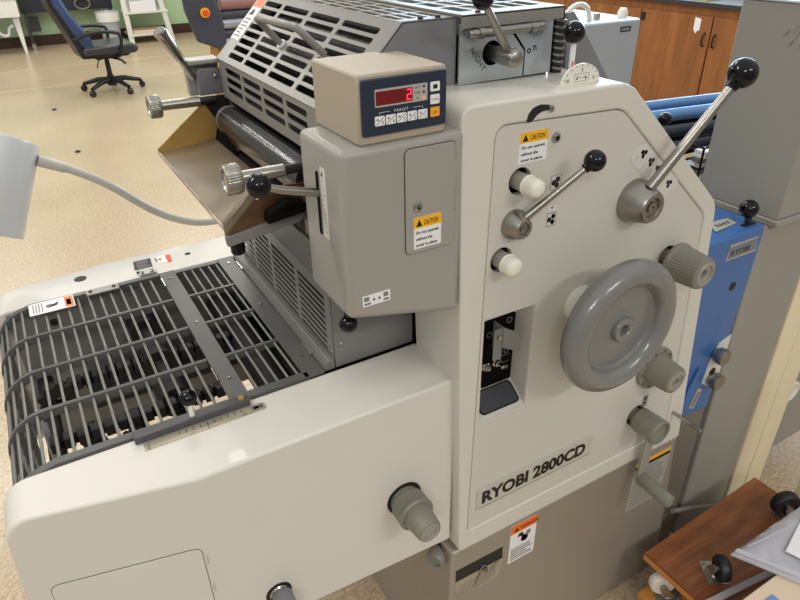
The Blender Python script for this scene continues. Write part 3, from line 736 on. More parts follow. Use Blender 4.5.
b.tube('soot', [(0.03, 0.33, 0.80), (0.02, 0.25, 0.72), (0.03, 0.22, 0.64)], 0.016, 10)
b.tube('soot', [(-0.11, 0.16, 0.78), (-0.115, 0.28, 0.70), (-0.11, 0.42, 0.66)], 0.012, 8)
b.tube('steel_gray', [(-0.10, 0.18, 0.60), (-0.11, 0.40, 0.78)], 0.006, 8)
obj('gripper_bars', b, press)
b = B(); b.box('steel_gray', -0.13, 0.33, 0.628, 0.6355, 0.56, 0.882)
b.cyl('ink_black', (-0.055, 0.6275, 0.845), (-0.055, 0.628, 0.845), 0.008)
obj('inner_side_plate', b, press)
# ------------------------------------------------------------------ press head
b = B(); b.prism('warm_gray', FR, [(0.2935, 1.075), (0.4665, 1.034), (0.4665, 1.2965), (0.2935, 1.2965)], -0.115, 0.0065)
gc = obj('gray_side_cover', b, press, bevel=0.009, seg=4)
FC = front(-0.0065)
b = B(); b.plate('warm_gray', FC, rr(0.3785, 1.147, 0.4515, 1.2855, 0.007), (), 0.0, 0.0022, 0.0008); b.plate('gap_dark', FC, rr(0.3775, 1.146, 0.4525, 1.2865, 0.008), (), 0.0, 0.0005); cd = obj('cover_door', b, gc, clean=False)
for v0, v1 in ((1.226, 1.262), (1.160, 1.194)):
    b = B(); b.cyl('warm_gray', (0.4515, -0.0072, v0), (0.4515, -0.0072, v1), 0.0024, seg=12); obj('hinge', b, gc)
b = B(); b.lathe('chrome', (0.3955, -0.0072, 1.211), (0, -1, 0), [(0, 0), (0.0072, 0), (0.0065, 0.003), (0.004, 0.0042), (0, 0.0042)], 24)
b.box('ink_black', 0.3949, 0.3961, -0.0118, -0.0112, 1.207, 1.215); b.box('ink_black', 0.3945, 0.3985, -0.0118, -0.0112, 1.2085, 1.2105); obj('door_lock', b, gc)
caution(gc, front(-0.0087), 0.3895, 1.153, 0.431, 1.1965)
it = [('rect', 0.3155, 1.0905, 0.325, 1.0935, 'print_gray'), ('rect', 0.3155, 1.096, 0.323, 1.1025, 'print_gray'), ('rect', 0.344, 1.0905, 0.352, 1.0935, 'print_gray'), ('rect', 0.344, 1.096, 0.351, 1.1025, 'print_gray'),
      ('poly', [(0.3275, 1.0965), (0.331, 1.094), (0.331, 1.099)], 'ink_black'), ('poly', [(0.340, 1.0965), (0.3365, 1.099), (0.3365, 1.094)], 'ink_black')]
sticker('arrow_label', gc, front(-0.0065), rr(0.3135, 1.0885, 0.354, 1.1045, 0.0008), it)
FL = left(0.2935)
b = B(); b.plate('black_matte', FL, rr(-0.0665, 1.171, -0.0585, 1.256, 0.0035), (), 0.0, 0.0007)
obj('lever_slot', b, gc, clean=False)
it = [('rect', -0.0475, 1.180 + k * .0062, -0.0475 + (.007 if k % 4 == 0 else .004), 1.1808 + k * .0062, 'ink_black') for k in range(12)] + [('poly', [(-0.049, 1.254), (-0.043, 1.254), (-0.046, 1.261)], 'ink_black')]
sticker('scale_strip', gc, FL, rr(-0.0515, 1.172, -0.0365, 1.265, 0.001), it, 'plate_light')
b = B(); b.tube('brushed', [(0.300, 0.0625, 1.226), (0.245, 0.0615, 1.2415), (0.218, 0.061, 1.252)], [0.0058, 0.0052, 0.0045], 14); sl_ = obj('side_lever', b, gc)
b = B(); b.ball('black_plastic', (0.218, 0.061, 1.2525), 0.0150); obj('ball_grip', b, sl_)
b = B(); b.ball('black_plastic', (0.3225, 0.062, 1.0235), 0.0135); b.cyl('black_plastic', (0.3225, 0.062, 1.03), (0.3225, 0.062, 1.075), 0.005); obj('lower_ball_grip', b, gc)

# counter display box
b = B(); b.box('beige_box', 0.3222, 0.4405, 0.0, 0.122, 1.2965, 1.3755); cb = obj('counter_box', b, press, bevel=0.003)
b = B(); b.plate('navy', front(0), rr(0.3262, 1.3076, 0.4385, 1.3705, 0.003), (), 0.0, 0.004, 0.001); bz = obj('display_bezel', b, cb, clean=False)
FZ = front(-0.004)
b = B(); b.plate('sticker_silver', FZ, rr(0.3422, 1.3392, 0.4114, 1.3590, 0.0015), (), 0, 0.0006); 
b.plate('led_red_dark', FZ, rr(0.3434, 1.3413, 0.3912, 1.3566, 0.0005), (), 0.0006, 0.001)
for z_, m_, in ((1.3555, 'ink_black'), (1.3492, 'ink_black'), (1.3430, 'led_dot')):
    b.plate(m_, FZ, rr(0.4052, z_ - .0012, 0.4078, z_ + .0012, 0.0005), (), 0.0006, 0.0011)
b.text('ink_black', FZ, 0.3938, 1.3540, 0.0042, 'OUT', 0.0006, sx=0.95); b.text('ink_black', FZ, 0.3938, 1.3477, 0.0042, 'TOTAL', 0.0006, sx=0.62); b.text('ink_black', FZ, 0.3968, 1.3415, 0.0042, '%', 0.0006, sx=0.9)
obj('counter_display', b, bz, clean=False)
# seven-segment 2
b = B(); u0, u1, v0, v1 = 0.3835, 0.3895, 1.3430, 1.3550; vm = (v0 + v1) / 2; t = 0.0011
for seg_ in ((u0, v1 - t, u1, v1), (u1 - t, vm, u1, v1), (u0, vm - t / 2, u1, vm + t / 2), (u0, v0, u0 + t, vm), (u0, v0, u1, v0 + t)):
    b.obox('led_red', FZ, seg_[0], seg_[2], seg_[1], seg_[3], 0.001, 0.0013)
obj('digit', b, bz, clean=False)
def key(u0, v0, u1, v1, m, glyph):
    b = B(); b.plate(m, FZ, rr(u0, v0, u1, v1, 0.0014), (), 0, 0.0014, 0.0004)
    if glyph == 'square': b.obox('ink_black', FZ, u0 + .0035, u1 - .0035, v0 + .003, v1 - .003, 0.0014, 0.0016)
    elif glyph in ('TOTAL', 'I/O'): b.text('ink_black', FZ, (u0 + u1) / 2, v0 + .0037, 0.0046, glyph, 0.0014, 'CENTER', sx=0.75 if glyph == 'TOTAL' else 1.0)
    else:
        b.text('ink_black', FZ, u1 - .0045, v0 + .0012, 0.0062, glyph, 0.0014, sx=0.9)
        b.prism('print_gray', FZ, [(u0 + .0012, v0 + .0015), (u0 + .0018, v0 + .0010), (u1 - .0012, v1 - .0016), (u1 - .0018, v1 - .0011)], 0.0014, 0.0016)
        b.prism('print_gray', FZ, [(u0 + .0015, v1 - .0048), (u0 + .0055, v1 - .0048), (u0 + .0035, v1 - .0018)], 0.0014, 0.0016)
    obj('display_key', b, bz, clean=False)
key(0.4153, 1.3480, 0.4282, 1.3588, 'sticker_white', 'square'); key(0.4154, 1.3334, 0.4282, 1.3444, 'sticker_white', 'TOTAL'); key(0.4156, 1.3186, 0.4284, 1.3299, 'key_amber', 'I/O')
for k, g_ in enumerate('54321'):
    key(0.3413 + k * .01432, 1.3186, 0.3543 + k * .01425, 1.3295, 'sticker_white', g_)
b = B(); b.text('sticker_white', FZ, 0.3765, 1.3317, 0.0042, 'PRESET', 0.0001, 'CENTER', sx=1.0, spacing=1.5)
for q in ((0.3476, 1.3330, 0.361, 1.3334), (0.392, 1.3330, 0.4056, 1.3334), (0.3476, 1.3312, 0.348, 1.3334), (0.4052, 1.3312, 0.4056, 1.3334)):
    b.obox('sticker_white', FZ, q[0], q[2], q[1], q[3], 0, 0.0003)
obj('preset_lettering', b, bz, clean=False)

# slotted hood
hood = None
S2 = 2 ** .5
fs_ = F((0.340, 0, 1.304), (0, -1, 0), (1, 0, 1))
cols = [(0.1445, 0.2525), (0.2650, 0.3655), (0.3780, 0.4800), (0.4915, 0.5660)]
sl = []
for (y0, y1) in cols:
    for k in range(8):
        v1 = 0.1335 - 0.0160 * k; sl.append(rr(-y1, v1 - 0.0102, -y0, v1, 0.0042, 4))
b = B(); b.plate('hood_gray', fs_, [(-0.615, 0), (-0.108, 0), (-0.108, 0.1485), (-0.615, 0.1485)], sl, -0.002, 0.0)
tsl = [rr(0.449 + 0.0185 * j, 0.13 + 0.058 * i, 0.4615 + 0.0185 * j, 0.18 + 0.058 * i, 0.002, 2) for j in range(4) for i in range(8)]
b.plate('hood_gray', top(1.409), [(0.4445, 0.108), (0.527, 0.108), (0.527, 0.615), (0.4445, 0.615)], tsl, -0.002, 0.0)
lsl = []
for (y0, y1) in ((0.20, 0.278), (0.290, 0.378), (0.390, 0.478), (0.490, 0.575)):
    for k in range(3): lsl.append(rr(-y1, 1.2825 - .0165 * k, -y0, 1.293 - .0165 * k, 0.004, 4))
b.plate('hood_gray', left(0.3425), [(-0.612, 1.234), (-0.150, 1.234), (-0.150, 1.306), (-0.612, 1.306)], lsl, -0.002, 0.0)
hood = obj('slotted_hood', b, press, clean=False, sharp=30)
endp = [(0.352, 1.285), (0.529, 1.320), (0.529, 1.409), (0.4445, 1.409), (0.340, 1.304)]
b = B(); b.prism('end_gray', front(0), endp, -0.114, -0.108); obj('hood_end_panel', b, hood, bevel=0.001)
b = B(); b.prism('end_gray', front(0), endp, -0.615, -0.609); obj('hood_end_panel', b, hood, bevel=0.001)
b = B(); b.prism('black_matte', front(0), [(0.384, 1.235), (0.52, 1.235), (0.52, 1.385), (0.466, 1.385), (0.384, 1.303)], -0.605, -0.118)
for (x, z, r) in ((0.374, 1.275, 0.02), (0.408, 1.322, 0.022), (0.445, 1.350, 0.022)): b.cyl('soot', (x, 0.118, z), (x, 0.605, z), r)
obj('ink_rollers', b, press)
n_ = Vector((-1, 0, 1)).normalized()
f1 = Vector((0.3870, 0.388, 1.351)); f2 = Vector((0.3925, 0.237, 1.357)); g1 = f1 + n_ * .056 + Vector((0.002, 0.004, .003)); g2 = f2 + n_ * .056
b = B(); b.tube('hood_gray', [f1, f1.lerp(g1, .85), g1 - n_ * .002 + Vector((0, -.004, 0)), g1.lerp(g2, .08), g1.lerp(g2, .92), g2 - n_ * .002 + Vector((0, .004, 0)), f2.lerp(g2, .85), f2], 0.0052, 12)
b.cyl('sticker_white', f1, f1 + n_ * .004, 0.008, seg=16); obj('hood_handle', b, hood)
it = [('rect', -0.6115, 0.116, -0.572, 0.1365, 'sticker_orange')] + [('poly', [(-0.605, 0.098), (-0.585, 0.100), (-0.590, 0.112), (-0.600, 0.109)], 'ink_black')] + text_lines(-0.608, -0.576, 0.094, 0.050, 6, 'print_gray', 4)
sticker('hood_label', hood, fs_, rr(-0.6135, 0.046, -0.570, 0.1375, 0.001), it, label='cream warning label with an orange top')
for (x, y) in ((0.478, 0.112), (0.505, 0.112), (0.56, 0.099)):
    b = B(); b.lathe('ink_black', (x, y + .006, 1.409 if x < .52 else 1.412), (0, 0, 1), [(0, 0), (0.004, 0), (0.0035, 0.003), (0, 0.0035)], 12); obj('screw', b, hood)

# rear guard with a lip, over the steel side plates
tsl = [rr(0.545 + 0.030 * j, 0.125 + 0.062 * i, 0.568 + 0.030 * j, 0.178 + 0.062 * i, 0.002, 2) for j in range(5) for i in range(7)]
b = B(); b.plate('hood_gray', top(1.4125), [(0.5275, 0.0935), (0.7050, 0.0935), (0.7050, 0.60), (0.5275, 0.60)], tsl, -0.0025, 0.0)
b.box('hood_gray', 0.5275, 0.7050, 0.0935, 0.0965, 1.396, 1.4115); b.box('hood_gray', 0.703, 0.7055, 0.0935, 0.60, 1.396, 1.4115)
rg = obj('rear_guard', b, press, clean=False, sharp=30)
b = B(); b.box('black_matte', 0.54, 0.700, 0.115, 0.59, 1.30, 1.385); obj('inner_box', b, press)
FS = front(0.100)
b = B(); b.plate('sheet_steel', FS, [(0.5285, 1.3225), (0.6405, 1.3225), (0.6405, 1.357), (0.612, 1.388), (0.612, 1.400), (0.5285, 1.400)], [circ(0.5835, 1.3595, 0.0165, 28)], -0.003, 0.0)
b.text('ink_black', FS, 0.5445, 1.3665, 0.0118, 'NIGHT', 0.0, rot=math.radians(-52), spacing=1.1)
obj('steel_plate', b, press, clean=False)
b = B(); b.plate('sheet_steel', FS, [(0.643, 1.3225), (0.6925, 1.3225), (0.6905, 1.400), (0.616, 1.400), (0.616, 1.390), (0.643, 1.359)], (), -0.003, 0.0)
b.text('ink_black', FS, 0.647, 1.352, 0.014, 'on', 0.0, rot=math.radians(16), spacing=1.5, bold=0.03)
for k in range(7): b.obox('ink_black', FS, 0.6408, 0.6428, 1.326 + k * .0052, 1.3285 + k * .0052, -0.002, -0.001)
obj('steel_plate', b, press, clean=False)
b = B(); b.cyl('brushed', (0.541, 0.090, 1.3885), (0.662, 0.090, 1.3895), 0.0058); b.cyl('chrome', (0.535, 0.090, 1.3885), (0.541, 0.090, 1.3885), 0.0052)
for x in (0.551, 0.640): b.cyl('brushed', (x, 0.090, 1.3885), (x + .008, 0.090, 1.3885), 0.0072)
obj('cross_rod', b, press)
b = B(); b.lathe('brushed', (0.5835, 0.13, 1.3595), (0, -1, 0), [(0, 0), (0.0105, 0), (0.0105, 0.05), (0.0120, 0.052), (0.0120, 0.080), (0.0112, 0.083), (0.009, 0.085), (0, 0.086)], 36)
tl = obj('clamp_lever', b, press)
b = B(); b.tube('brushed', [(0.578, 0.062, 1.370), (0.512, 0.028, 1.434)], [0.0056, 0.0044], 14); obj('rod', b, tl)
b = B(); b.ball('black_plastic', (0.508, 0.026, 1.4385), 0.0132); obj('ball_grip', b, tl)
# ball with stem at the rear, spiral gear, dark fin
b = B(); b.obox('sticker_white', front(0.062), 0.6925, 0.7005, 1.320, 1.366, 0, 0.003); b.obox('sticker_red', front(0.0585), 0.6955, 0.6975, 1.333, 1.343, 0, 0.0008); il = obj('indicator_lever', b, press)
b = B(); b.ball('black_plastic', (0.6945, 0.060, 1.3815), 0.0150); obj('ball_grip', b, il)
b = B(); b.cyl('ink_black', (0.712, 0.110, 1.318), (0.709, 0.110, 1.400), 0.010)
for k in range(8):
    zc = 1.326 + k * .0095; b.lathe('brushed', (0.7115 - k * .0003, 0.110, zc), (0.15, -0.1, 1), [(0.009, -.0024), (0.0125, -.0014), (0.0125, .0014), (0.009, .0024)], 24)
obj('worm_gear', b, press)
b = B(); b.prism('end_gray', front(0), [(0.762, 1.290), (0.866, 1.282), (0.785, 1.378), (0.768, 1.396), (0.758, 1.394)], -0.150, -0.140); obj('gear_guard', b, press, bevel=0.001)
# half-round dial
FD = front(0.030)
hd = [(0.685 + 0.036 * math.cos(math.radians(a)), 1.3185 + 0.0275 * math.sin(math.radians(a))) for a in range(0, 181, 9)]
it = [('rect', 0.672, 1.3225, 0.699, 1.3229, 'ink_black'), ('rect', 0.672, 1.3325, 0.699, 1.3329, 'ink_black'), ('rect', 0.672, 1.3225, 0.6724, 1.3329, 'ink_black'), ('rect', 0.6986, 1.3225, 0.699, 1.3329, 'ink_black'),
      ('rect', 0.678, 1.3273, 0.693, 1.3277, 'ink_black'), ('poly', [(0.675, 1.3255), (0.6785, 1.3247), (0.6785, 1.330)], 'ink_black'), ('poly', [(0.696, 1.3255), (0.6925, 1.330), (0.6925, 1.3247)], 'ink_black'),
      ('text', 0.6835, 1.3355, 0.0072, '5', 'ink_black'), ('text', 0.6555, 1.3225, 0.0072, '10', 'ink_black'), ('text', 0.7065, 1.3230, 0.0072, '0', 'ink_black')]
for k in range(11):
    a = math.radians(18 * k); c, s_ = math.cos(a), math.sin(a)
    it.append(('poly', [(0.685 + .0345 * c - s_ * .0004, 1.3185 + .0264 * s_ + c * .0004), (0.685 + .031 * c - s_ * .0004, 1.3185 + .0236 * s_ + c * .0004), (0.685 + .031 * c + s_ * .0004, 1.3185 + .0236 * s_ - c * .0004), (0.685 + .0345 * c + s_ * .0004, 1.3185 + .0264 * s_ - c * .0004)], 'ink_black'))
sticker('half_round_dial', press, FD, hd, it, 'white_plastic', 'white half-round dial marked 10, 5 and 0', w=0.003)

# louvred panel and plates under the ink tray
lsl = []
for (y0, y1) in ((0.178, 0.290), (0.302, 0.416), (0.428, 0.518), (0.530, 0.600)):
    for k in range(9): lsl.append(rr(-y1, 0.9012 + .0122 * k, -y0, 0.9088 + .0122 * k, 0.002, 2))
b = B(); b.plate('louvre_gray', left(0.335), [(-0.612, 0.886), (-0.152, 0.886), (-0.152, 1.03), (-0.612, 1.03)], lsl, -0.002, 0.0); lv = obj('louvred_panel', b, press, clean=False)
for v in (0.920, 0.909):
    b = B(); b.lathe('chrome', (0.335, 0.165, v), (-1, 0, 0), [(0, 0), (0.003, 0), (0.0025, 0.002), (0, 0.002)], 12); obj('screw', b, lv)
b = B(); b.box('steel_gray', 0.335, 0.482, 0.150, 0.154, 0.886, 1.12); gp_ = obj('gray_end_plate', b, press)
for v in (0.932, 0.920):
    b = B(); b.lathe('chrome', (0.3455, 0.150, v), (0, -1, 0), [(0, 0), (0.003, 0), (0.0025, 0.002), (0, 0.002)], 12); obj('screw', b, gp_)
b = B()
b.box('black_matte', 0.358, 0.52, 0.156, 0.61, 0.70, 1.235)  # black filler too, added to keep light out behind the slots
b.prism('steel_gray', front(0), [(0.337, 1.02), (0.345, 1.02), (0.335, 1.10), (0.327, 1.10)], -0.40, -0.17)
b.box('steel_gray', 0.335, 0.48, 0.120, 0.150, 1.02, 1.235)
b.box('steel_gray', 0.350, 0.50, 0.612, 0.640, 0.886, 1.30); b.box('soot', 0.292, 0.352, 0.611, 0.622, 1.12, 1.236)
obj('head_frame', b, press, bevel=0.001)
b = B()
for (x, z, r, m_) in ((0.362, 1.165, 0.028, 'ink_brown'), (0.352, 1.105, 0.022, 'soot'), (0.375, 1.235, 0.025, 'soot')): b.cyl(m_, (x, 0.150, z), (x, 0.604, z), r, seg=28)
b.box('ink_brown', 0.310, 0.345, 0.152, 0.162, 1.130, 1.20)
obj('dampening_rollers', b, press)
b = B(); b.cyl('rubber_roller', (0.334, 0.178, 1.2005), (0.334, 0.568, 1.2005), 0.0262, seg=40); b.cyl('black_matte', (0.334, 0.15, 1.2005), (0.334, 0.62, 1.2005), 0.011)
for y in (0.555, 0.562): b.lathe('rod_gray', (0.334, y, 1.2005), (0, 1, 0), [(0.0262, 0), (0.0268, 0.001), (0.0262, 0.002)], 40)
obj('fountain_roller', b, press)
# ink tray
b = B()
b.prism('tray_steel', front(0), [(0.2020, 1.1445), (0.2045, 1.1475), (0.311, 1.1590), (0.312, 1.1560)], -0.606, -0.176)
b.prism('tray_steel', front(0), [(0.2020, 1.1445), (0.1995, 1.1545), (0.2015, 1.1545), (0.2045, 1.1475)], -0.606, -0.176)
tr = obj('ink_tray', b, press)
b = B(); b.prism('gold_tan', front(0), [(0.2025, 1.146), (0.312, 1.157), (0.322, 1.19), (0.3030, 1.2245), (0.2965, 1.2275), (0.2015, 1.1560)], -0.608, -0.604); obj('tray_end', b, tr, bevel=0.0008)
b = B(); b.prism('tray_steel', front(0), [(0.1975, 1.1440), (0.305, 1.1560), (0.305, 1.165), (0.262, 1.163), (0.2430, 1.1985), (0.2365, 1.2000), (0.1965, 1.1640)], -0.180, -0.175)
b.prism('tray_steel', front(0), [(0.1965, 1.1640), (0.2365, 1.2000), (0.2430, 1.1985), (0.1975, 1.160)], -0.186, -0.1745)
obj('tray_end', b, tr, bevel=0.0008)
b = B(); b.prism('ink_brown', front(0), [(0.200, 1.150), (0.30, 1.158), (0.335, 1.20), (0.29, 1.205), (0.2430, 1.190)], -0.1745, -0.1715); obj('tray_end_stain', b, tr)
b = B(); b.prism('steel_gray', front(0), [(0.1970, 1.1335), (0.1995, 1.1320), (0.305, 1.1450), (0.322, 1.1600), (0.3215, 1.166), (0.1955, 1.1470)], -0.176, -0.170); obj('tray_bracket', b, tr, bevel=0.001)
b = B(); b.prism('black_matte', front(0), [(0.252, 1.160), (0.305, 1.166), (0.318, 1.178), (0.285, 1.188), (0.255, 1.176)], -0.171, -0.150); obj('tray_clip', b, tr, bevel=0.003)
b = B(); b.lathe('black_plastic', (0.215, 0.188, 1.146), (0, 0, -1), [(0, 0), (0.008, 0), (0.0105, 0.014), (0.0105, 0.032), (0.008, 0.035), (0, 0.035)], 24); obj('thumb_screw', b, tr)
# knurled adjusters at both tray ends
def knurl(x, y, z, x2, r):
    b = B(); b.cyl('brushed', (x, y, z), (x2, y, z - .001), r * .44, seg=24); b.cyl('ink_black', (x2, y, z - .001), (x2 + .03, y, z - .001), r * .34)
    o = obj('adjuster', b, press)
    b = B(); b.lathe('brushed', (x - .008, y, z), (1, 0, 0), [(0, 0.003), (r * .62, 0.003), (r * .70, 0), (r * .92, 0), (r, 0.0015), (r, 0.019), (r * .93, 0.021), (r * .45, 0.021)], 72, 36, 0.0009, (4, 5))
    b.lathe('chrome', (x - .006, y, z), (-1, 0, 0), [(0, 0), (r * .5, 0), (r * .45, -0.0), (0, 0.001)], 20)
    obj('knurled_head', b, o, sharp=50)
knurl(0.209, 0.150, 1.2345, 0.282, 0.0200)
knurl(0.208, 0.600, 1.2345, 0.292, 0.0205)
# far end block with a flat chrome lever
b = B(); b.prism('warm_gray', front(0), [(0.287, 1.235), (0.348, 1.235), (0.348, 1.300), (0.290, 1.302), (0.285, 1.29)], -0.660, -0.640)
b.prism('end_gray', front(0), [(0.300, 1.238), (0.345, 1.238), (0.345, 1.285), (0.306, 1.287), (0.300, 1.28)], -0.640, -0.618)
b.box('warm_gray', 0.287, 0.348, 0.618, 0.66, 1.294, 1.302)
b.cyl('chrome', (0.333, 0.617, 1.272), (0.333, 0.612, 1.272), 0.004)
eb = obj('end_block', b, press, bevel=0.002)
b = B(); b.tube('chrome', [(0.296, 0.630, 1.268), (0.278, 0.625, 1.303), (0.2765, 0.624, 1.306), (0.2475, 0.612, 1.356), (0.2455, 0.611, 1.3595)], [0.0055, 0.0065, 0.0085, 0.0125, 0.011], 14); obj('flat_lever', b, eb)
# ------------------------------------------------------------------ gooseneck lamp at the far left
lp = thing('gooseneck_lamp', 'white cylindrical shade lamp on a bent gray gooseneck at the left edge', 'lamp', (0.485, 0.88, 0.0))
LB, LT = Vector((-0.1390, 0.7740, 1.0060)), Vector((-0.0585, 0.8355, 1.1650))
la = (LT - LB).normalized()
b = B(); b.lathe('lamp_white', LB, la, [(0.076, 0.002), (0.080, 0.0), (0.0815, 0.003), (0.0795, 0.185), (0.077, 0.190), (0.02, 0.192), (0, 0.192)], 56); ls = obj('lamp_shade', b, lp, sharp=50)
b = B(); b.ball('white_plastic', LB + la * .09, 0.035, 20); b.cyl('white_plastic', LB + la * .12, LB + la * .19, 0.018); obj('bulb', b, lp)
pts = [(0.002, 0.80, 1.116), (0.034, 0.80, 1.100), (0.068, 0.80, 1.079), (0.101, 0.80, 1.056), (0.135, 0.80, 1.026), (0.169, 0.80, 0.991), (0.205, 0.80, 0.959), (0.245, 0.80, 0.933), (0.293, 0.80, 0.914), (0.363, 0.81, 0.902), (0.43, 0.83, 0.885), (0.475, 0.86, 0.80), (0.485, 0.88, 0.55), (0.485, 0.88, 0.03)]
def smooth(pts, n=5):
    P = [Vector(p) for p in pts]; out = []
    for i in range(len(P) - 1):
        p0, p1, p2, p3 = P[max(i - 1, 0)], P[i], P[i + 1], P[min(i + 2, len(P) - 1)]
        for k in range(n):
            t = k / n; out.append(0.5 * ((2 * p1) + (p2 - p0) * t + (2 * p0 - 5 * p1 + 4 * p2 - p3) * t * t + (3 * p1 - p0 - 3 * p2 + p3) * t ** 3))
    out.append(P[-1]); return out
b = B(); b.tube('lamp_arm', smooth(pts), 0.0088, 14); obj('gooseneck', b, lp)
b = B(); b.cyl('lamp_arm', pts[0], Vector(pts[1]).lerp(Vector(pts[2]), .4), 0.0115, 0.0105, 16); obj('neck_collar', b, lp)
b = B(); b.lathe('lamp_arm', (0.485, 0.88, 0.0), (0, 0, 1), [(0, 0), (0.11, 0), (0.11, 0.015), (0.10, 0.022), (0.02, 0.03), (0, 0.03)], 40); obj('lamp_base', b, lp)

# ------------------------------------------------------------------ blue press unit on the right
bl = thing('blue_printing_unit', 'blue printing unit with a gray badge, squeezed behind the cream press', 'printing unit', (1.17, 0.15, 0))
FBL = front(0.030)
b = B(); b.prism('blue_paint', FBL, [(1.113, 0.498), (1.243, 0.491), (1.267, 0.966), (1.049, 0.962)], -0.25, 0.0); bb = obj('blue_housing', b, bl, bevel=0.006, seg=3)
b = B(); b.prism('cabinet_dark', front(0.034), [(1.172, 0.0), (1.250, 0.0), (1.2425, 0.489), (1.115, 0.494)], -0.25, 0.0); obj('unit_base', b, bl, bevel=0.003)
b = B(); b.plate('sticker_silver', FBL, [(1.1535, 0.912), (1.2505, 0.9105), (1.2475, 0.9445), (1.1575, 0.9465)], (), 0, 0.0012)
b.plate('badge_gray', FBL, rr(1.157, 0.9145, 1.2475, 0.942, 0.001), (), 0.0012, 0.0016)
b.text('machine_dark', FBL, 1.1640, 0.9205, 0.0165, 'RYOBI', 0.0016, sx=1.32, bold=0.02, thick=0.0003); obj('badge', b, bl, clean=False)
b = B(); b.plate('plate_light', FBL, [(1.190, 0.585), (1.247, 0.545), (1.253, 0.700), (1.214, 0.688), (1.196, 0.640)], (), 0, 0.002)
b.plate('ink_black', FBL, circ(1.2175, 0.609, 0.011, 20), (), 0.002, 0.0026); kp = obj('knob_plate', b, bl, clean=False)
for (x, z) in ((1.2105, 0.664), (1.2165, 0.592)):
    b = B(); b.lathe('brushed', (x, 0.028, z), (0, -1, 0), [(0, 0), (0.013, 0), (0.013, 0.006), (0.0185, 0.007), (0.0195, 0.009), (0.0195, 0.024), (0.0185, 0.026), (0, 0.0265)], 48, 24, 0.0008, (5, 5)); obj('unit_knob', b, bl, sharp=50)
sticker('unit_label', bl, FBL, [(1.167, 0.520), (1.186, 0.512), (1.199, 0.565), (1.183, 0.572)], [('poly', [(1.172, 0.522), (1.183, 0.518), (1.194, 0.558), (1.185, 0.563)], 'print_gray')], 'sticker_silver')
b = B(); b.prism('blue_paint', FBL, [(1.128, 0.535), (1.148, 0.560), (1.168, 0.640), (1.158, 0.640), (1.138, 0.590)], 0, 0.006); obj('side_rib', b, bl, bevel=0.002)
b = B(); b.lathe('ink_black', (1.205, 0.030, 0.838), (0, -1, 0), [(0, 0), (0.010, 0), (0.010, 0.001), (0, 0.001)], 24); obj('round_hole', b, bl)
b = B(); b.plate('sticker_silver', top(0.9655), [(1.148, 0.062), (1.222, 0.068), (1.228, 0.095), (1.168, 0.098)], (), 0, 0.001)
b.plate('ink_black', top(0.9655), rr(1.218, 0.046, 1.258, 0.058, 0.003), (), 0, 0.0012)
for k in range(4): b.obox('ink_black', top(0.9655), 1.172 + k * .011, 1.178 + k * .011, 0.074, 0.084, 0.001, 0.0012)
obj('slot_plate', b, bl, clean=False)
b = B(); b.cyl('rubber_black', (1.240, 0.053, 0.962), (1.234, 0.056, 0.990), 0.008, 0.006); ul = obj('unit_lever', b, bl)
b = B(); b.ball('black_plastic', (1.2335, 0.057, 0.999), 0.0190); obj('ball_grip', b, ul)
b = B(); b.box('sticker_red', 1.2672, 1.2700, 0.034, 0.040, 0.930, 0.962); obj('red_edge', b, bl)

# ------------------------------------------------------------------ gray machine cabinet on the right
gm = thing('machine_cabinet', 'tall gray steel machine cabinet with cream edge posts at the right edge', 'cabinet', (1.55, 0.25, 0))
b = B(); b.box('cabinet_gray', 1.283, 1.4945, 0.042, 0.215, 0.0, 0.9515); obj('lower_body', b, gm, bevel=0.004)
b = B(); b.box('cabinet_gray', 1.300, 1.95, 0.030, 0.223, 0.966, 1.374); b.box('machine_white', 1.297, 1.952, 0.028, 0.226, 1.374, 1.379)  # pale bluish lid: sky reflection put into its colour
ub = obj('upper_box', b, gm, bevel=0.003)
b = B(); b.box('cabinet_gray', 1.294, 1.95, 0.024, 0.229, 0.952, 0.966); obj('bottom_lip', b, gm, bevel=0.002)
b = B()
r2 = random.Random(5)
for k in range(6):
    y = 0.045 + r2.random() * .07; z = 1.305 + r2.random() * .035
    b.prism('cabinet_dark', left(1.300), [(-y, z), (-y - .0015, z + .001), (-y - .006 - r2.random() * .006, z - .010 - r2.random() * .012), (-y - .004, z - .008)], 0.0, 0.0004)
obj('scuff_marks', b, gm)
b = B(); b.box('post_cream', 1.4955, 1.572, 0.036, 0.12, 0.0, 0.9515); obj('cream_post', b, gm, bevel=0.003)
b = B(); b.box('post_cream', 1.5755, 1.660, 0.036, 0.12, 0.0, 0.9515); obj('cream_post', b, gm, bevel=0.003)
b = B(); b.box('cabinet_gray', 1.672, 1.95, 0.060, 0.215, 0.10, 0.9515)
b.lathe('white_plastic', (1.70, 0.060, 0.33), (0, -1, 0), [(0, 0), (0.035, 0), (0.035, 0.008), (0.026, 0.010), (0.02, 0.006), (0, 0.006)], 36); obj('side_panel', b, gm, bevel=0.003)
b = B(); b.cyl('rod_gray', (1.20, 0.018, 0.165), (1.455, 0.020, 0.045), 0.007); tag(obj('steel_rod', b), 'thin gray steel rod leaning between the press base and the cream posts', 'rod')

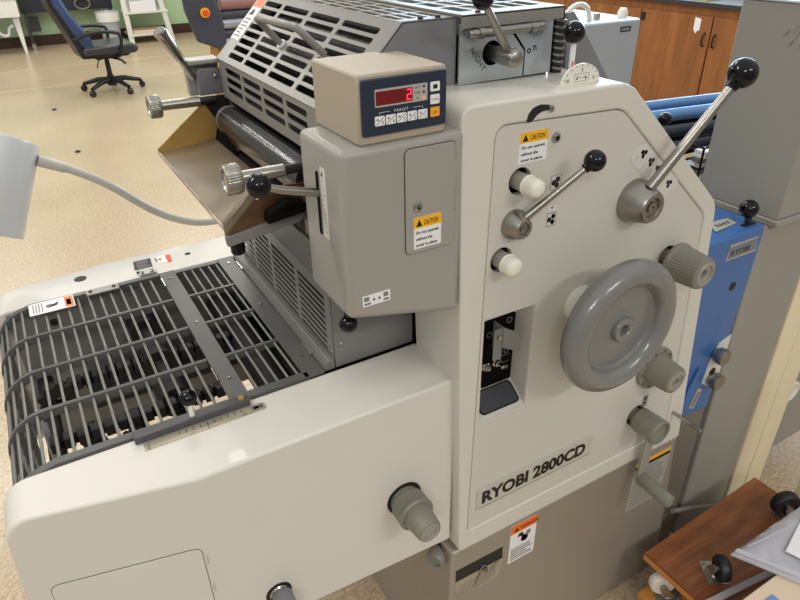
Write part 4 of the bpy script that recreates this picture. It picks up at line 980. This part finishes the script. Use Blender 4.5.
# ------------------------------------------------------------------ dollies, sleeve, carton (bottom right)
def caster(parent, x, y, z, ang, m_wheel, r=0.030, w=0.022, up=1, tilt=0.0):
    """swivel caster whose plate is at height z, wheel rising (up=1)"""
    U = Vector((math.cos(ang), math.sin(ang), 0)); V = Vector((-U.y, U.x, 0)); o = Vector((x, y, z))
    b = B(); fr = F(o, U, V)
    b.plate('zinc', fr, rr(-0.030, -0.024, 0.030, 0.024, 0.006), (), 0, 0.003)
    for su in (-1, 1):
        for sv in (-1, 1): b.cyl('steel_gray', fr.at(su * .022, sv * .016, .003), fr.at(su * .022, sv * .016, .005), 0.004, seg=10)
    b.lathe('zinc', o, (0, 0, 1), [(0.017, 0.003), (0.019, 0.006), (0.015, 0.011), (0, 0.011)], 24)
    pl = obj('caster_plate', b, parent, clean=False)
    b = B()
    for sv in (-1, 1):
        b.prism('zinc', F(o + V * sv * (w / 2 + .004), U, (0, 0, 1)), [(-0.012, 0.008), (0.014, 0.008), (0.028, 0.012 + r * .9), (0.022, 0.018 + r), (0.012, 0.016 + r)], -0.0012, 0.0012)
    obj('fork', b, pl)
    c = fr.at(0.020, 0, 0.013 + r)
    b = B(); b.lathe(m_wheel, c - V * w / 2, V, [(0.006, 0.002), (r * .55, 0.002), (r * .62, 0), (r * .9, 0), (r, w * .2), (r, w * .8), (r * .9, w), (r * .62, w), (r * .55, w - .002), (0.006, w - .002)], 36)
    b.cyl('zinc', c - V * (w / 2 + .006), c + V * (w / 2 + .006), 0.0055, seg=12); obj('wheel', b, pl)
dy = thing('furniture_dolly', 'dark brown wooden dolly lying upside down, black casters up, at bottom right', 'dolly', (1.23, -0.25, 0.18))
b = B(); b.prism('dolly_wood', top(0.178), [(1.008, -0.052), (1.452, -0.036), (1.462, -0.50), (1.015, -0.52)], 0.0, 0.026); obj('deck', b, dy, bevel=0.003)
caster(dy, 1.100, -0.174, 0.204, math.radians(238), 'rubber_black', 0.030, 0.022)
caster(dy, 1.400, -0.162, 0.204, math.radians(155), 'rubber_black', 0.035, 0.026)
b = B(); b.prism('wood_orange', top(0.178), [(1.006, -0.053), (1.0095, -0.053), (1.0165, -0.52), (1.013, -0.52)], 0.004, 0.018); obj('worn_edge', b, dy)
d2 = thing('furniture_dolly', 'pale orange wooden dolly with white casters, underneath the dark brown dolly', 'dolly', (1.25, -0.25, 0.0))
b = B(); b.prism('wood_orange', top(0.075), [(0.985, -0.075), (1.45, -0.06), (1.46, -0.50), (1.0, -0.52)], 0.0, 0.024); obj('deck', b, d2, bevel=0.003)
b = B()
for (x, y) in ((1.05, -0.12), (1.40, -0.12), (1.05, -0.46), (1.40, -0.46)): b.box('wood_orange', x - .04, x + .04, y - .03, y + .03, 0.0, 0.075)
obj('foot_block', b, d2)
caster(d2, 1.040, -0.114, 0.099, math.radians(150), 'caster_white', 0.029, 0.024)
caster(d2, 1.085, -0.205, 0.099, math.radians(150), 'caster_white', 0.029, 0.024)
caster(d2, 1.40, -0.42, 0.099, math.radians(20), 'caster_white', 0.029, 0.024)
b = B(); b.box('clear_plastic', 0.995, 1.40, -0.236, -0.222, 0.2075, 0.213)
bmesh.ops.rotate(b.bm, verts=b.bm.verts, cent=(1.1, -0.22, 0.21), matrix=Matrix.Rotation(math.radians(-7), 3, 'Z')); tag(obj('plastic_strip', b), 'narrow translucent plastic strip lying on the dark brown dolly beside the carton', 'strip')
ct = thing('cardboard_carton', 'tan carton standing on the dark dolly under the clear plastic sleeve', 'carton', (1.2, -0.42, 0.204))
b = B(); b.box('card_tan', 1.000, 1.36, -0.52, -0.285, 0.215, 0.320); obj('carton_body', b, ct, bevel=0.003)
b = B(); b.box('roller_blue', 1.012, 1.060, -0.335, -0.310, 0.320, 0.3225); obj('blue_tape', b, ct)
# clear sleeve with papers on the carton
def wavy(name, m, corners, z0, t, amp, parent, nx=26, ny=20, fold=True, seed=1):
    b = B(); bm = b.bm; k = b.mi(m); rs_ = random.Random(seed); ph = [rs_.random() * 6 for _ in range(6)]
    A, Bc, Cc, Dc = [Vector((*c, 0)) for c in corners]; g = []
    for i in range(nx + 1):
        row = []
        for j in range(ny + 1):
            s, q = i / nx, j / ny; p = A.lerp(Bc, s).lerp(Dc.lerp(Cc, s), q)
            z = z0 + amp * (math.sin(p.x * 40 + ph[0] + p.y * 22) + .6 * math.sin(p.y * 62 + ph[1]) + .45 * math.sin(p.x * 95 - p.y * 50 + ph[2]))
            e = min(s, 1 - s, q, 1 - q); z += t * min(1, e * 9) ** .6
            row.append(bm.verts.new((p.x, p.y, z)))
        g.append(row)
    lowg = [[bm.verts.new((v.co.x, v.co.y, z0 - amp * 1.8)) for v in row] for row in g]
    for i in range(nx):
        for j in range(ny):
            bm.faces.new((g[i][j], g[i + 1][j], g[i + 1][j + 1], g[i][j + 1])).material_index = k
            bm.faces.new((lowg[i][j], lowg[i][j + 1], lowg[i + 1][j + 1], lowg[i + 1][j])).material_index = k
    for i in range(nx):
        bm.faces.new((g[i][0], lowg[i][0], lowg[i + 1][0], g[i + 1][0])); bm.faces.new((g[i][ny], g[i + 1][ny], lowg[i + 1][ny], lowg[i][ny]))
    for j in range(ny):
        bm.faces.new((g[0][j], g[0][j + 1], lowg[0][j + 1], lowg[0][j])); bm.faces.new((g[nx][j], lowg[nx][j], lowg[nx][j + 1], g[nx][j + 1]))
    return obj(name, b, parent, sharp=60)
sv = thing('plastic_sleeve', 'crumpled clear plastic sleeve lying on the tan carton at the right edge', 'plastic sleeve', (1.22, -0.30, 0.325))
wavy('sleeve_film', 'clear_plastic', [(1.066, -0.208), (1.34, -0.206), (1.34, -0.42), (1.15, -0.372)], 0.329, 0.008, 0.0017, sv, seed=3)
b = B(); b.prism('clear_plastic', top(0.338), [(1.071, -0.211), (1.083, -0.2095), (1.160, -0.36), (1.150, -0.362)], 0.0, 0.002); b.prism('clear_plastic', top(0.338), [(1.105, -0.216), (1.30, -0.238), (1.30, -0.242), (1.105, -0.219)], 0.0, 0.0015); obj('sleeve_seam', b, sv)
pp = thing('paper_sheet', 'white sheet of paper inside the clear sleeve at the right edge', 'paper', (1.25, -0.29, 0.340))
b = B(); b.prism('paper', top(0.3425), [(1.160, -0.268), (1.30, -0.226), (1.34, -0.335), (1.182, -0.335)], 0.0, 0.0012); obj('sheet', b, pp)
b = B(); b.box('post_cream', 1.466, 1.489, -0.150, -0.132, 0.0, 0.60); tag(obj('wooden_stake', b, bevel=0.002), 'narrow cream stake standing behind the dark dolly at the right edge', 'stake')

# ------------------------------------------------------------------ roller table behind the press (right of centre)
rt_ = thing('roller_table', 'roller table with shiny blue tubes behind the sloping edge of the cream press', 'roller table', (1.9, 0.85, 0))
b = B()
for x in (1.30, 2.62):
    b.box('machine_dark', x, x + .02, 0.62, 1.06, 0.70, 0.98)
    for y in (0.64, 1.02): b.box('machine_dark', x, x + .03, y, y + .03, 0.0, 0.70)
b.box('machine_dark', 1.30, 2.64, 0.72, 1.05, 0.60, 0.62); b.box('black_matte', 1.32, 2.62, 0.90, 1.04, 0.72, 0.88)
obj('table_frame', b, rt_, bevel=0.002)
for (y, z, r, m_) in ((0.88, 0.948, 0.017, 'roller_blue'), (0.825, 0.925, 0.022, 'roller_blue'), (0.775, 0.885, 0.020, 'navy'), (0.735, 0.845, 0.018, 'navy')):
    b = B(); b.cyl(m_, (1.32, y + .10, z), (2.62, y - .13, z), r, seg=28); obj('roller', b, rt_)
b = B(); b.tube('zinc', [(1.78, 0.74, 0.84), (1.757, 0.705, 0.945)], 0.007, 10); tl2 = obj('table_lever', b, rt_)
b = B(); b.ball('black_plastic', (1.753, 0.700, 0.963), 0.0210); obj('ball_grip', b, tl2)
bk = thing('wire_basket', 'black wire basket of papers under the blue tubes', 'basket', (2.0, 0.65, 0.742))
b = B()
for z in (0.745, 0.81, 0.880):
    b.tube('black_plastic', [(1.84, 0.69, z), (1.84, 0.60, z), (2.20, 0.60, z), (2.20, 0.69, z), (1.84, 0.69, z)], 0.0045, 6)
for k in range(9): b.tube('black_plastic', [(1.84 + k * .045, 0.69, 0.742), (1.84 + k * .045, 0.60, 0.742), (1.84 + k * .045, 0.60, 0.884)], 0.0042, 6)
obj('wire_frame', b, bk)
for k in range(9):
    b = B(); b.box('paper' if k % 3 else 'print_gray', 1.86 + .006 * (k % 3), 2.16 + .004 * (k % 2), 0.612, 0.655, 0.748 + k * .0125, 0.757 + k * .0125)
    tag(obj('paper_pad', b), 'pad of paper in the stack inside the black wire basket', 'paper', 'pads of paper in the wire basket')

# ------------------------------------------------------------------ pale machine with badge
wm = thing('pale_cabinet_machine', 'pale blue gray cabinet machine with a small dark badge, before the wooden cupboards', 'machine', (2.97, 2.4, 0))
b = B(); b.box('machine_white', 2.62, 3.315, 2.2, 2.75, 0.02, 0.995); obj('body', b, wm, bevel=0.012)
b = B(); b.plate('machine_dark', front(2.2), rr(3.150, 0.930, 3.235, 0.960, 0.003), (), 0, 0.003); b.text('sticker_white', front(2.2), 3.160, 0.938, 0.018, 'RYOBI', 0.003, sx=1.2); obj('badge', b, wm, clean=False)
b = B(); b.tube('white_plastic', smooth([(2.80, 2.3, 0.98), (2.825, 2.3, 1.055), (2.89, 2.3, 1.087), (2.965, 2.3, 1.065), (3.0, 2.3, 0.98)]), 0.014, 10); obj('white_hose', b, wm)
b = B(); b.lathe('white_plastic', (3.26, 2.3, 0.995), (0, 0, 1), [(0, 0), (0.03, 0), (0.03, 0.03), (0.018, 0.05), (0, 0.05)], 20); obj('white_cap', b, wm)
b = B(); b.box('zinc', 3.05, 3.08, 2.3, 2.33, 0.993, 1.03); obj('valve', b, wm, bevel=0.004)
for z in (0.79, 0.83, 0.60):
    b = B(); b.lathe('zinc', (3.315, 2.25, z), (1, 0, 0), [(0, 0), (0.012, 0), (0.012, 0.008), (0, 0.008)], 14); obj('side_bolt', b, wm)

# ------------------------------------------------------------------ wooden cupboards along the right wall
FX = left(4.6)
cup = []
edges = [(1.78, 2.635, 'orange brown wooden cupboard, right one, cut off by the gray cabinet'), (2.635, 3.31, 'orange brown wooden cupboard with a white paper tag on its door'), (3.31, 4.20, 'orange brown wooden cupboard behind the pale badge machine'), (4.20, 5.10, 'orange brown wooden cupboard, farthest one, behind the white hose')]
for i, (y0, y1, lab) in enumerate(edges):
    t = thing('wooden_cupboard', lab, 'cupboard', (4.9, (y0 + y1) / 2, 0), 'wooden cupboards along the right wall')
    b = B(); b.box('cabinet_wood', 4.612, 5.28, y0 + .001, y1 - .001, 0.0, 0.925); obj('carcass', b, t, bevel=0.002)
    b = B(); b.box('cabinet_wood', 4.592, 4.612, y0 + .006, y1 - .006, 0.06, 0.862); d = obj('door', b, t, bevel=0.004)
    if i < 2:
        yy = y1 - .045 if i == 0 else y0 + .045
        b = B(); b.tube('ink_black', smooth([(4.592, yy, 0.655), (4.572, yy, 0.665), (4.566, yy, 0.70), (4.572, yy, 0.735), (4.592, yy, 0.745)]), 0.007, 8); obj('pull_handle', b, d)
    if i == 1:
        b = B(); b.plate('paper', left(4.592), [(-2.79, 0.765), (-2.765, 0.735), (-2.755, 0.755), (-2.735, 0.760), (-2.735, 0.842), (-2.79, 0.850)], (), 0, 0.001); obj('paper_tag', b, d, clean=False)
        for z in (0.78, 0.20):
            b = B(); b.box('ink_black', 4.584, 4.594, y1 - .045, y1 - .008, z, z + .06); obj('hinge', b, d)
b = B(); b.box('counter_dark', 4.57, 5.28, 1.6, 5.15, 0.926, 0.958); tag(obj('countertop', b, bevel=0.004), 'dark countertop running along the tops of the wooden cupboards', 'countertop')
b = B(); b.box('yellow_paper', 4.63, 4.90, 2.75, 3.15, 0.959, 0.975); tag(obj('yellow_folder', b, bevel=0.002), 'yellow folder lying on the dark countertop above the wooden cupboards', 'folder')

# ------------------------------------------------------------------ dark machine with emergency stop, far back left of centre
dm = thing('rolling_press', 'dark gray roller machine with a red emergency stop, behind the slotted hood', 'machine', (1.6, 4.5, 0))
b = B(); b.prism('machine_dark', front(4.2), [(1.13, 1.25), (1.30, 1.20), (1.385, 0.99), (1.40, 0.76), (1.36, 0.735), (1.20, 0.80), (1.145, 1.0)], -0.06, 0.0); sd = obj('side_housing', b, dm, bevel=0.008)
b = B(); b.lathe('sticker_yellow', (1.272, 4.2, 0.985), (0, -1, 0), [(0, 0), (0.033, 0), (0.033, 0.01), (0, 0.01)], 28); b.lathe('sticker_red', (1.272, 4.19, 0.985), (0, -1, 0), [(0, 0), (0.016, 0), (0.016, 0.02), (0.021, 0.022), (0.019, 0.034), (0, 0.037)], 24); obj('emergency_stop', b, sd)
for (z, r, m_) in ((1.03, 0.045, 'pinkish'), (0.955, 0.03, 'machine_dark'), (1.10, 0.04, 'roller_steel'), (0.895, 0.035, 'roller_steel'), (0.83, 0.028, 'machine_dark'), (0.775, 0.03, 'roller_steel'), (1.17, 0.04, 'pinkish')):
    b = B(); b.cyl(m_, (1.40, 4.26, z), (2.6, 4.26, z), r, seg=24); obj('roller', b, dm)
b = B(); b.box('machine_dark', 1.40, 2.6, 4.32, 4.60, 0.72, 1.25); b.box('machine_dark', 2.58, 2.66, 4.2, 4.6, 0.70, 1.25)
for x in (1.42, 2.56): b.box('machine_dark', x, x + .06, 4.35, 4.55, 0.0, 0.72)
b.box('orange_cable', 1.37, 1.40, 4.25, 4.28, 0.0, 0.75); obj('machine_frame', b, dm, bevel=0.004)
b = B()
for k in range(5): b.tube('orange_cable', smooth([(1.30 + k * .016, 4.28, 0.76), (1.285 + k * .018, 4.27, 0.55), (1.30 + k * .015, 4.28, 0.25), (1.31 + k * .02, 4.26, 0.01)]), 0.007, 6)
obj('cable_bundle', b, dm)

# ------------------------------------------------------------------ office chair
ch = thing('office_chair', 'black swivel office chair with looped armrests, blue sheen painted on its back, on the beige floor', 'chair', (0.905, 6.95, 0))
cx, cy = 0.905, 6.95
def P(u, v, z, a=math.radians(4)): return Vector((cx + u * math.cos(a) - v * math.sin(a), cy + u * math.sin(a) + v * math.cos(a), z))
b = B(); b.cyl('chair_black', P(0, 0, 0.09), P(0, 0, 0.36), 0.028, 0.022); b.cyl('chair_black', P(0, 0, 0.06), P(0, 0, 0.16), 0.045, 0.034); obj('gas_column', b, ch)
for k in range(5):
    a = math.radians(2 + 72 * k); u, v = math.cos(a), math.sin(a)
    b = B(); b.tube('chair_black', [P(0, 0, 0.115), P(.14 * u, .14 * v, 0.115), P(.30 * u, .30 * v, 0.075)], [0.03, 0.026, 0.019], 10); lg = obj('base_leg', b, ch)
    b = B(); c = P(.305 * u, .305 * v, 0.031); w_ = Vector((-v, u, 0)); b.lathe('chair_black', c - w_ * .022, w_, [(0, 0), (0.026, 0), (0.030, 0.006), (0.030, 0.038), (0.026, 0.044), (0, 0.044)], 24); b.cyl('chair_black', c, c + Vector((0, 0, .045)), 0.01); obj('caster', b, lg)
def cushion(m, fr, pts, w0, w1, name, bev):
    b = B(); b.prism(m, fr, pts, w0, w1); return obj(name, b, ch, bevel=bev, seg=4)
fsx = F(P(0, 0, 0), P(1, 0, 0) - P(0, 0, 0), (0, 0, 1))
cushion('chair_leather', fsx, [(-0.24, 0.395), (0.24, 0.385), (0.285, 0.405), (0.285, 0.455), (0.22, 0.485), (-0.22, 0.475), (-0.25, 0.45)], -0.25, 0.25, 'seat', 0.03)
cushion('chair_black', fsx, [(-0.22, 0.365), (0.18, 0.360), (0.22, 0.392), (-0.24, 0.396)], -0.20, 0.20, 'seat_pan', 0.01)
cushion('chair_blue_sheen', fsx, [(-0.13, 0.45), (-0.19, 0.40), (-0.245, 0.50), (-0.315, 0.66), (-0.405, 0.86), (-0.44, 1.02), (-0.40, 1.06), (-0.35, 1.0), (-0.275, 0.80), (-0.185, 0.64), (-0.135, 0.54)], -0.23, 0.23, 'backrest', 0.03)
cushion('chair_black', fsx, [(-0.22, 0.37), (-0.255, 0.37), (-0.35, 0.64), (-0.43, 0.84), (-0.46, 0.98), (-0.435, 0.98), (-0.39, 0.83), (-0.30, 0.64), (-0.24, 0.50)], -0.21, 0.21, 'back_shell', 0.008)
for s in (-1, 1):
    b = B(); b.tube('chair_black', smooth([P(-0.30, .27 * s, 0.56), P(-0.20, .28 * s, 0.60), P(-0.05, .285 * s, 0.615), P(0.09, .285 * s, 0.595), P(0.125, .285 * s, 0.55), P(0.115, .28 * s, 0.47), P(0.10, .25 * s, 0.385), P(0.06, .17 * s, 0.372)]), 0.017, 10); obj('armrest', b, ch)
b = B(); b.box('chair_black', cx - .11, cx + .13, cy - .10, cy + .10, 0.335, 0.372); b.tube('chair_black', [P(.02, -.10, .35), P(.10, -.22, .33), P(.13, -.24, .29)], 0.012, 8); b.tube('chair_black', [P(-.02, -.10, .35), P(-.12, -.22, .35), P(-.15, -.24, .28)], 0.007, 8); obj('tilt_mechanism', b, ch)

# ------------------------------------------------------------------ along the back wall
ds = thing('white_desk', 'white desk standing against the green wall at the top left', 'desk', (-0.4, 10.3, 0))
b = B(); b.box('table_white', -1.6, 0.34, 9.95, 10.65, 0.70, 0.74); b.box('table_white', -1.55, 0.325, 9.97, 10.0, 0.47, 0.70); obj('desk_top', b, ds, bevel=0.004)
for x in (-1.5, 0.255):
    b = B(); b.prism('table_white', front(10.05), [(x - .03, 0.47), (x + .05, 0.47), (x + .045, 0.0), (x + .012, 0.0)], -0.05, 0.0); obj('leg', b, ds)
b = B(); b.tube('paper', smooth([(0.0, 10.1, 0.46), (0.03, 10.1, 0.28), (0.12, 10.1, 0.24), (0.16, 10.1, 0.33), (0.22, 10.1, 0.36)]), 0.018, 8); obj('white_cable', b, ds)
bd = thing('dark_workbench', 'dark navy workbench panel behind the office chair against the green wall', 'workbench', (0.95, 10.4, 0))
b = B(); b.box('wall_dark', 0.37, 1.56, 10.35, 10.66, 0.47, 0.95); obj('bench_body', b, bd, bevel=0.004)
b = B(); b.tube('rod_gray', [(1.16 + .1 * math.cos(a * .3), 10.33, 0.55 + .07 * math.sin(a * .3)) for a in range(22)], 0.012, 8); obj('handle_ring', b, bd)
for x in (0.385, 1.50):
    b = B(); b.box('counter_dark', x, x + .04, 10.3, 10.4, 0.0, 0.47); b.box('zinc', x - .005, x + .045, 10.29, 10.36, 0.0, 0.08); obj('leg', b, bd)
b = B(); b.box('counter_dark', 0.40, 0.56, 10.45, 10.60, 0.22, 0.40); obj('socket_box', b, bd)
tb_ = thing('waste_bin', 'pale gray waste bin standing under the dark workbench by the wall', 'bin', (1.43, 10.12, 0))
b = B(); b.lathe('bin_gray', (1.43, 10.12, 0), (0, 0, 1), [(0, 0.012), (0.105, 0.012), (0.11, 0.0), (0.115, 0.0), (0.150, 0.425), (0.156, 0.43), (0.156, 0.445), (0.150, 0.447), (0.145, 0.43), (0.108, 0.02), (0, 0.02)], 32); obj('bin_body', b, tb_)
b = B(); b.lathe('table_white', (1.43, 10.12, 0), (0, 0, 1), [(0.151, 0.32), (0.1555, 0.447), (0.158, 0.447), (0.155, 0.32)], 32); obj('bin_liner', b, tb_)
wc = thing('white_cart', 'white metal cart with papers on its shelf, in front of the green wall', 'cart', (1.95, 10.2, 0))
for (x0, x1, y) in ((1.655, 1.675, 10.0), (2.12, 2.26, 10.0), (1.72, 1.74, 10.45), (2.20, 2.33, 10.45)):
    b = B(); b.prism('table_white', front(y), [(x0 - .04, 0.95), (x0 + .03, 0.95), (x1 + .035, 0.0), (x1 - .035, 0.0)], -0.03, 0.0); obj('cart_post', b, wc, bevel=0.003)
for (z, m_) in ((0.10, 'table_white'), (0.40, 'table_white'), (0.78, 'table_white')):
    b = B(); b.box(m_, 1.66, 2.26, 9.99, 10.50, z, z + .025); obj('shelf', b, wc)
b = B(); b.box('card_tan', 1.72, 2.18, 10.0, 10.42, 0.126, 0.165); tag(obj('tan_board', b, bevel=0.002), 'tan board lying on the bottom shelf of the white cart', 'board')
b = B(); b.box('paper', 1.74, 2.10, 10.0, 10.40, 0.426, 0.56); tag(obj('paper_stack', b, bevel=0.002), 'stack of white paper on the middle shelf of the white cart', 'paper')
# litter on the floor
for (x, y, n_, lab, cat) in ((0.277, 6.40, 'floor_scrap', 'small dark scrap on the bare floor left of the office chair, farther from the lamp', 'scrap'), (0.295, 4.85, 'lint_clump', 'little dark clump on the bare floor just above the lamp neck', 'lint')):
    b = B(); b.lathe('soot', (x, y, 0), (0.1, 0, 1), [(0, 0), (0.022, 0.002), (0.018, 0.010), (0.008, 0.014), (0, 0.014)], 9); tag(obj(n_, b), lab, cat)
